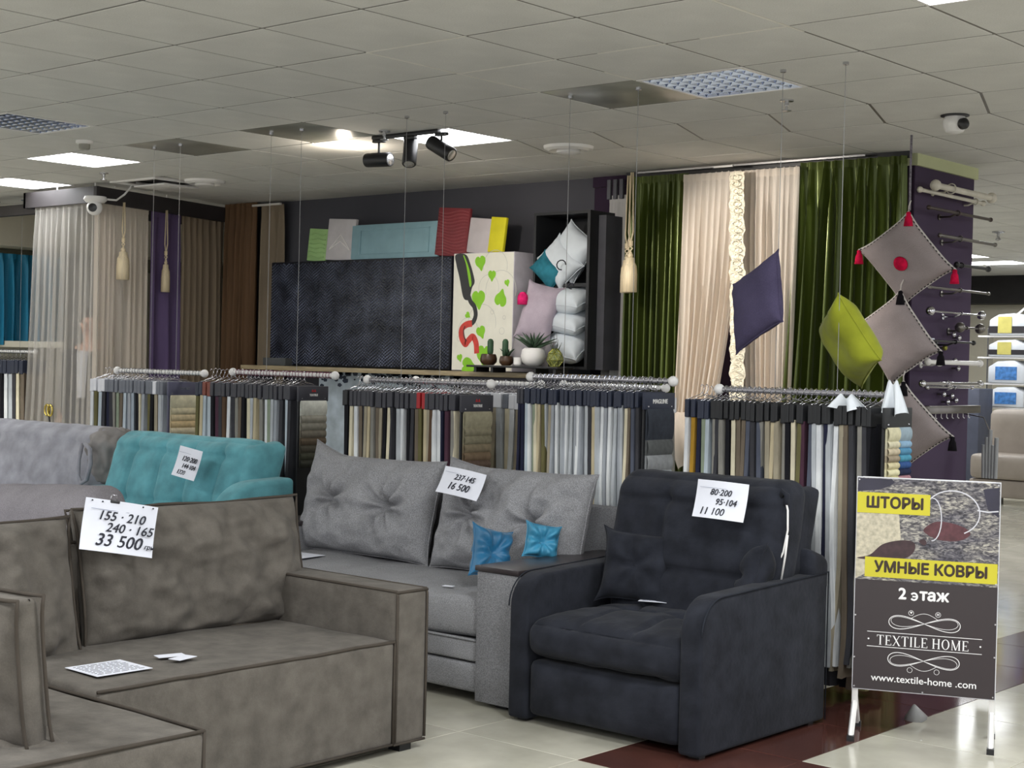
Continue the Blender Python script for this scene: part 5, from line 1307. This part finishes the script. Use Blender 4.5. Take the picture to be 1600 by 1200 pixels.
# ================================================================== HANGING PILLOWS
M_pg = mat('grey_felt', S(150, 140, 140), .92, var=.04, scale=6, speck=.06)
M_pv = mat('violet_grey_linen', S(78, 72, 98), .9, var=.05, speck=.10); M_pgr = mat('lime_velvet', S(136, 142, 40), .85, var=.10, scale=7, sheen=.3)
small_pillow('hanging_pillow', 'violet grey pillow hung by a corner on a cable before the cream curtains', (-3.816, 6.099, 1.776), (-.445, 1.113, -.855), .375, .375, .11, M_pv, (), 51, button=False, pinch=.09)
small_pillow('hanging_pillow', 'lime green velvet pillow hung by a corner on a cable before the green curtain', (-3.408, 6.24, 1.603), (.90, .963, .154), .36, .36, .16, M_pgr, (), 52, button=False, pinch=.09)
M_stw = mat('white_stitch', S(196, 190, 186), .8); M_stb = mat('black_stitch', S(30, 28, 32), .8)
def kpillow(lab, loc, rot, w, tass, m_t, dot=None, seed=60):
    T = thing('corner_hung_pillow', lab, 'pillow', loc, rot=rot, group='grey pillows hung corner to corner')
    pillow(w, w, .13, 26, .085, (), seed, wr=.006).build('cover', M_pg, T, smooth=True, weld=True)
    P = pillow_edge(w*1.01, w*1.01, .085, 16); G().tube(P, .007, 6, closed=True).build('edging', M_stw, T, smooth=True)
    g = G()
    for i in range(0, len(P)):
        a = Vector(P[i]); b = Vector(P[(i+1) % len(P)]); c = a.lerp(b, .25); d_ = a.lerp(b, .75); g.tube([c*.985, d_*.985], .0085, 5)
    g.build('blanket_stitch', M_stb, T)
    if dot:
        g = G(); rnd = random.Random(3)
        g.lathe([(.045, -.074), (.04, -.085), (.02, -.092), (.002, -.094)], (0, 0, 0), 24, axis='y')
        g.build('felt_dot', dot, T, smooth=True, label='crimson round wool dot')
    G().tube([(-w*.49, 0, w*.49), (-w*.56, 0, w*.56), (-w*.60, .01, w*.62)], .004, 6).build('hanging_loop', M_stw, T, smooth=True)
    for (sx, sz) in tass:
        c = Vector((sx*w/2, 0, sz*w/2))
        g = G().lathe([(.006, 0), (.014, -.008), (.013, -.022), (.020, -.035), (.027, -.085)], n=14)
        R = Euler(rot).to_matrix().inverted().to_4x4()
        g.v = [tuple((R @ Vector(v))+c) for v in g.v]; g.build('tassel', m_t, T, smooth=True, label=('crimson' if m_t is M_crim else 'black')+' corner tassel')
    return T
M_btas = mat('black_wool', S(20, 18, 22), .9)
# chained from the cord by the column
KX, KY = -3.95, 8.0
def kp(px_t, lab, x, y, z, w, rot, *a, **k): pass
kpillow('top grey pillow with crimson tassels and a crimson dot before the purple column', (-4.193, 8.321, 2.132), (.709, .886, .585), .425, [(-1, 1), (1, 1), (1, -1), (-1, -1)], M_crim, M_crim, 61)
kpillow('middle grey pillow of the corner-hung chain, black stitching at its edge', (-4.285, 8.40, 1.669), (.525, .973, .349), .425, [(-1, 1), (1, 1)], M_btas, None, 62)
kpillow('lowest grey pillow of the corner-hung chain, behind the poster stand', (-4.215, 8.39, 1.146), (.689, .827, .583), .425, [(-1, 1), (1, 1)], M_btas, None, 63)
tag(G().tube([(-4.122, 8.205, 2.84), (-4.12, 8.20, 2.6), (-4.118, 8.20, 2.405)], .007, 8).build('twisted_rope', mat('grey_cord', S(120, 115, 125), .8, var=.2, scale=80), smooth=True), 'grey twisted cord holding the top corner-hung pillow', 'cord')

# ================================================================== CURTAIN POLES ON THE COLUMN
M_pew = mat('pewter', S(120, 116, 112), .3, metal=.85); M_brz = mat('bronze', S(76, 66, 62), .35, metal=.7); M_ivory = mat('ivory_lacquer', S(206, 200, 186), .4)
def pole(lab, y0, y1, z, r, m, fin='ball', fr=.022, bracket=.5, x=-4.31, fin2=None):
    T = thing('curtain_pole', lab, 'curtain pole', (x, (y0+y1)/2, z), 0, 'sample curtain poles on the purple column')
    h = (y1-y0)/2
    G().tube([(0, -h, 0), (0, h, 0)], r, 12).build('pole', m, T, smooth=2)
    for s in (-1, 1):
        if fin == 'ball' or (fin == 'mix' and s < 0): G().ball((0, s*(h+fr*.8), 0), fr, 14).build('finial', m, T, smooth=True)
        elif fin == 'knob':
            g = G().lathe([(r, 0), (r*.7, fr*.4), (fr, fr*1.0), (fr*1.1, fr*1.8), (fr*.6, fr*2.4), (.001, fr*2.5)], n=14, axis='y')
            g.v = [(a, s*b+s*h, c) for a, b, c in g.v]; g.build('finial', m, T, smooth=True)
        elif fin == 'cap':
            g = G().lathe([(r*1.4, 0), (r*1.5, fr), (r*1.1, fr*1.1)], n=14, axis='y'); g.v = [(a, s*b+s*h, c) for a, b, c in g.v]; g.build('finial', m, T, smooth=2)
    yb = -h+2*h*bracket
    G().tube([(0, yb, -.0), (-.05, yb, -.02), (-.128, yb, -.02)], .006, 8).build('bracket_arm', m, T, smooth=True)
    G().tube([(r*1.6*math.cos(a), yb, r*1.6*math.sin(a)) for a in [k*2*PI/14 for k in range(14)]], .004, 6, closed=True).build('bracket_ring', m, T, smooth=True)
    g = G().lathe([(.02, -.13), (.02, -.122), (.012, -.120)], (0, yb, -.02), 14, axis='x'); g.build('bracket_plate', m, T, smooth=2)
    return T
pole('thick ivory pole with ball ends, topmost on the purple column', 8.95, 9.72, 2.635, .020, M_ivory, 'ball', .036, .25)
T = pole('second ivory pole behind the thick one, topmost pair on the column', 8.84, 9.70, 2.60, .012, M_ivory, 'knob', .018, .9, x=-4.36)
pole('slim bronze pole, second row on the purple column', 8.86, 9.72, 2.49, .010, M_brz, 'knob', .014, .45)
pole('pewter pole with a short bracket, third row on the purple column', 9.02, 9.80, 2.33, .011, M_pew, 'knob', .014, .35)
pole('black pole with a drop finial showing past the column, fourth row', 9.28, 9.70, 2.162, .010, M_black, 'knob', .018, .1)
pole('slender silver pole, fifth row on the purple column', 8.90, 9.72, 2.0, .008, M_pew, 'cap', .03, .5)
pole('silver pole with round wooden end finial, sixth row on the column', 8.92, 9.62, 1.852, .006, M_steel, 'ball', .030, .6)
pole('short pole with a crystal disc finial, seventh row on the column', 9.35, 9.60, 1.763, .006, M_pew, 'ball', .034, .3)
pole('thin black pole, eighth row on the purple column', 8.88, 9.52, 1.668, .007, M_black, 'ball', .016, .6)
pole('white pole with black ringed end, ninth row on the column', 8.90, 9.62, 1.535, .015, M_white, 'ball', .024, .2)
pole('chrome double pole with crystal ends, tenth row on the column', 8.85, 9.62, 1.40, .012, M_steel, 'knob', .022, .4)
pole('second chrome pole just below the tenth row on the column', 8.95, 9.58, 1.378, .008, M_steel, 'ball', .016, .6, x=-4.34)
T = thing('ceiling_rail_sample', 'grey aluminium curtain rail sample with hooks, lowest on the column', 'curtain rail', (-4.33, 9.25, 1.235))
G().box(-.03, .03, -.35, .40, -.025, .025).build('rail', M_pew, T, bevel=.003)
for k in range(7): G().tube([(0, -.2+.08*k, -.025), (0, -.2+.08*k, -.05), (.008, -.195+.08*k, -.058)], .003, 5).build('glider_hook', M_white, T)
for k, (y, z) in enumerate([(9.50, 1.70), (9.30, 1.63), (9.42, 1.72), (9.45, 1.55), (9.50, 1.50), (9.30, 1.33), (9.42, 1.32), (9.36, 1.28), (9.48, 1.29)]):
    T = thing('wall_finial', 'small metal knob on the purple column, '+['upper right by the disc finial', 'brass, left below the black pole', 'above the ninth pole', 'below the ninth pole', 'above the chrome poles', 'left under the chrome poles', 'middle under the chrome poles', 'lower middle under the chrome poles', 'right under the chrome poles'][k], 'knob', (-4.44, y, z), 0, 'loose finials on the column')
    G().tube([(0, 0, 0), (.03, 0, 0)], .006, 8).build('stem', M_pew, T); G().ball((.042, 0, 0), .018, 12).build('knob', Mbr if k == 1 else M_steel, T, smooth=True)
tag(G().box(-4.438, -4.432, 9.12, 9.22, 1.66, 1.69).build('price_tag', M_paper), 'small white price tag on the purple column', 'tag')
# brochure holder right of the column
T = thing('roll_samples', 'bundle of pale grey sample rolls hanging at the foot of the purple column', 'sample rolls', (-4.25, 9.70, .98))
for k in range(5): G().tube([(.02*k-.04, .0, -.2), (.022*k-.045, 0, .02+.05*(k % 3))], .014, 10).build('roll', mat('roll_grey', S(150, 152, 154), .6), T, smooth=2)
G().tube([(-.19, 0, .22), (-.05, 0, .2), (.0, 0, .1)], .004, 6).build('hook_arm', M_pew, T, smooth=True)
# gold rings by the sheer
T = thing('curtain_clip', 'pair of gold ring curtain clips at the foot of the blush sheer', 'clip', (-11.30, 7.09, .98))
for k in (0, 1): G().tube([(.035*math.cos(a)+.075*k, -.02*k, .045*math.sin(a)) for a in [q*2*PI/16 for q in range(16)]], .009, 6, closed=True).build('ring', mat('gold', S(190, 170, 90), .25, metal=.9), T, smooth=True)
G().tube([(.03, 0, -.05), (.05, 0, -.13)], .008).build('stem', M_black, T)

# ================================================================== FAR RIGHT
T = thing('beige_sofa', 'distant beige leather sofa with a white price sheet on its back', 'sofa', (-6.4, 16.6, 0), 0)
M_bl = mat('beige_leather', S(150, 140, 130), .6, var=.03)
softbox(-1.1, 1.2, .45, .80, .30, 1.06, .08, 26).build('backrest', M_bl, T, smooth=True, weld=True)
for k in range(2): softbox(-1.1+1.15*k, .04+1.15*k, -.05, .60, .28, .56, .06, 20).build('seat_cushion', M_bl, T, smooth=True, weld=True)
softbox(-1.12, 1.22, -.0, .70, .07, .28, .03, 16).build('base', M_bl, T, smooth=True, weld=True)
for x in (-1, 1.1):
    for y in (.05, .6): G().box(x-.03, x+.03, y-.03, y+.03, 0, .08).build('foot', M_black, T)
sheet('white price sheet draped on the distant beige sofa back', (-6.62, 16.98, 1.0), (-.5, 0, .1), .42, .28, [('120·200', 0, .03, .06, 1)], small=True)
T = thing('linen_shelf', 'white shelf rack stacked with packed bed linen at the far right', 'shelf', (-7.80, 18.6, 0))
for z in (.3, .78, 1.03, 1.33, 1.66, 1.93): G().box(-.55, 1.0, 0, .45, z, z+.02).build('shelf_board', M_white, T)
for x in (-.55, 1.0): G().box(x-.008, x+.008, .3, .45, 0, 2.05).build('upright', M_alu, T)
Mband = mat('pack_band_black', S(36, 32, 36), .4); Myel = mat('pack_band_yellow', S(190, 180, 96), .5); Mpb = mat('pack_blue', S(70, 120, 180), .4, var=.2, scale=20); Mpw = mat('pack_white', S(206, 210, 216), .35, var=.04)
for k, (z, h, kind, lab) in enumerate([(1.95, .28, 0, 'topmost'), (1.68, .22, 0, 'second'), (1.35, .29, 1, 'third'), (1.05, .26, 1, 'lowest')]):
    for q in range(2):
        x = -.18+q*.62
        P = thing('linen_pack', ('yellow and black banded' if kind == 0 else 'white and blue')+' bed linen pack, '+lab+' shelf level, '+['left', 'right'][q]+' one', 'bed linen pack', (-7.80+x, 18.58, z+.001), 0, 'packed bed linen')
        g = G().prism([(-.22, 0), (.26, 0), (.26, h*.72), (.12, h), (-.10, h*.95), (-.22, h*.7)], 0, .40, 'y'); g.build('pack', Mpw, P, bevel=.02)
        if kind == 0:
            G().box(-.225, .265, -.006, 0, .03, h*.42).build('band', Mband, P); G().box(-.10, .08, -.010, -.006, .03, h*.85).build('band_label', Myel, P)
        else:
            G().box(-.12, .16, -.006, 0, h*.15, h*.72).build('picture_label', Mpb, P)
tag(G().prism([(0, 0), (.22, .18), (.22, .21), (0, .03)], 0, .02, 'y').xf(Matrix.Translation((-8.05, 18.9, 2.15))).build('angled_sign', M_white), 'white angled strip above the linen shelf', 'sign')
tag(G().box(-7.84, -7.79, 18.88, 18.9, 2.18, 2.38).build('blue_strip', mat('blue_strip', S(40, 50, 150), .5)), 'small blue strip above the linen shelf', 'sign')
# dark low box far
tag(G().box(-8.9, -8.0, 17.9, 18.3, .0, 1.28).build('low_cabinet', mat('blue_grey_cabinet', S(70, 74, 90), .6), bevel=.01), 'blue grey cabinet behind the purple column, by the linen shelf', 'cabinet')
t = thing('sprinkler', 'small sprinkler head on the far ceiling right of the column', 'sprinkler', (-6.2, 14.2, CEIL))
G().lathe([(.06, 0), (.06, -.012), (.015, -.02), (.015, -.05)], n=14).build('rosette', M_alu, t, smooth=2)
G().lathe([(.008, -.05), (.03, -.08), (.004, -.09)], n=12).build('deflector', M_alu, t, smooth=2)

# ================================================================== PERSON behind the sheer
def person(loc, rz):
    T = thing('person', 'person in a dark jacket over a light shirt standing behind the blush sheer', 'person', loc, rz)
    J = [((0, 0, .95), .15), ((0, 0, 1.12), .15), ((0, 0, 1.32), .17), ((0, 0, 1.48), .12), ((0, .0, 1.56), .062), ((0, -.025, 1.64), .074), ((0, -.02, 1.74), .092), ((0, -.015, 1.80), .06),
         ((.10, 0, .88), .10), ((.11, -.02, .48), .065), ((.11, .0, .09), .045), ((.12, -.14, .04), .04),
         ((-.10, 0, .88), .10), ((-.11, -.02, .48), .065), ((-.11, 0, .09), .045), ((-.12, -.14, .04), .04),
         ((.20, 0, 1.43), .065), ((.25, .02, 1.16), .048), ((.22, -.12, .94), .034), ((.21, -.17, .87), .03),
         ((-.20, 0, 1.43), .065), ((-.25, .02, 1.16), .048), ((-.22, -.12, .94), .034), ((-.21, -.17, .87), .03)]
    Ed = [(0, 1), (1, 2), (2, 3), (3, 4), (4, 5), (5, 6), (6, 7), (0, 8), (8, 9), (9, 10), (10, 11), (0, 12), (12, 13), (13, 14), (14, 15), (3, 16), (16, 17), (17, 18), (18, 19), (3, 20), (20, 21), (21, 22), (22, 23)]
    def skin(js, es, name, m, sub=2):
        me = bpy.data.meshes.new(name); me.from_pydata([j[0] for j in js], es, []); o = bpy.data.objects.new(name, me); COL.objects.link(o)
        o.modifiers.new('s', 'SKIN'); md = o.modifiers.new('b', 'SUBSURF'); md.levels = sub; md.render_levels = sub
        for i, j in enumerate(js): me.skin_vertices[0].data[i].radius = (j[1], j[1])
        me.skin_vertices[0].data[0].use_root = True
        bpy.context.view_layer.update(); dg = bpy.context.evaluated_depsgraph_get()
        m2 = bpy.data.meshes.new_from_object(o.evaluated_get(dg)); bpy.data.objects.remove(o)
        m2.materials.clear(); m2.materials.append(m); m2.polygons.foreach_set('use_smooth', [True]*len(m2.polygons))
        o = bpy.data.objects.new(name, m2); COL.objects.link(o); o.parent = T; return o
    Msk = mat('skin', S(196, 150, 128), .6, var=.05); Mj = mat('dark_jacket', S(28, 30, 38), .9); Ms = mat('light_shirt', S(205, 205, 210), .9); Mh = mat('dark_hair', S(40, 32, 28), .8); Mtr = mat('dark_trousers', S(46, 48, 58), .9)
    body = skin(J, Ed, 'body', Msk)
    jj = [(p, r*1.13+.008) for p, r in J]
    torso = [0, 1, 2, 3]; 
    skin([jj[i] for i in (1, 0, 2, 3, 16, 17, 18, 20, 21, 22)]+[((0, .012, 1.555), .080)], [(0, 1), (0, 2), (2, 3), (3, 4), (4, 5), (5, 6), (3, 7), (7, 8), (8, 9), (3, 10)], 'jacket', Mj)
    skin([jj[0]]+[(p, r*1.1+.01) for p, r in (J[8], J[9], J[10], J[12], J[13], J[14])], [(0, 1), (1, 2), (2, 3), (0, 4), (4, 5), (5, 6)], 'trousers', Mtr)
    G().grid(lambda u, v: (.055*(2*u-1)*(1-.3*v), -.205+.02*(2*u-1)**2+.05*max(0, .25-v), 1.48-.42*v), 6, 6).build('shirt_front', Ms, T, smooth=True)
    G().ball((0, .028, 1.775), .100, 18, sz=1.0).build('hair', Mh, T, smooth=True)
    for s in (-1, 1): G().ball((s*.033, -.103, 1.735), .010, 8).build('eye', M_ink, T)
    G().tube([(0, -.105, 1.735), (0, -.128, 1.70)], [.008, .014], 8).build('nose', Msk, T, smooth=True)
    G().tube([(-.022, -.103, 1.668), (0, -.108, 1.666), (.022, -.103, 1.668)], .004, 6).build('mouth', mat('lips', S(150, 80, 76), .6), T)
    for s in (-1, 1):
        G().ball((s*.092, -.005, 1.72), .022, 10).build('ear', Msk, T, smooth=True)
        for k in range(4): G().tube([(s*(.21)+.014*(k-1.5), -.185, .875), (s*.21+.016*(k-1.5), -.205, .835), (s*.21+.014*(k-1.5), -.20, .79-.006*abs(k-1.5))], [.009, .0085, .006], 6).build('finger', Msk, T, smooth=True)
        G().tube([(s*.19, -.18, .89), (s*.175, -.21, .86), (s*.175, -.22, .83)], [.011, .010, .007], 6).build('thumb', Msk, T, smooth=True)
    return T
person((-12.05, 8.0, 0), .55)
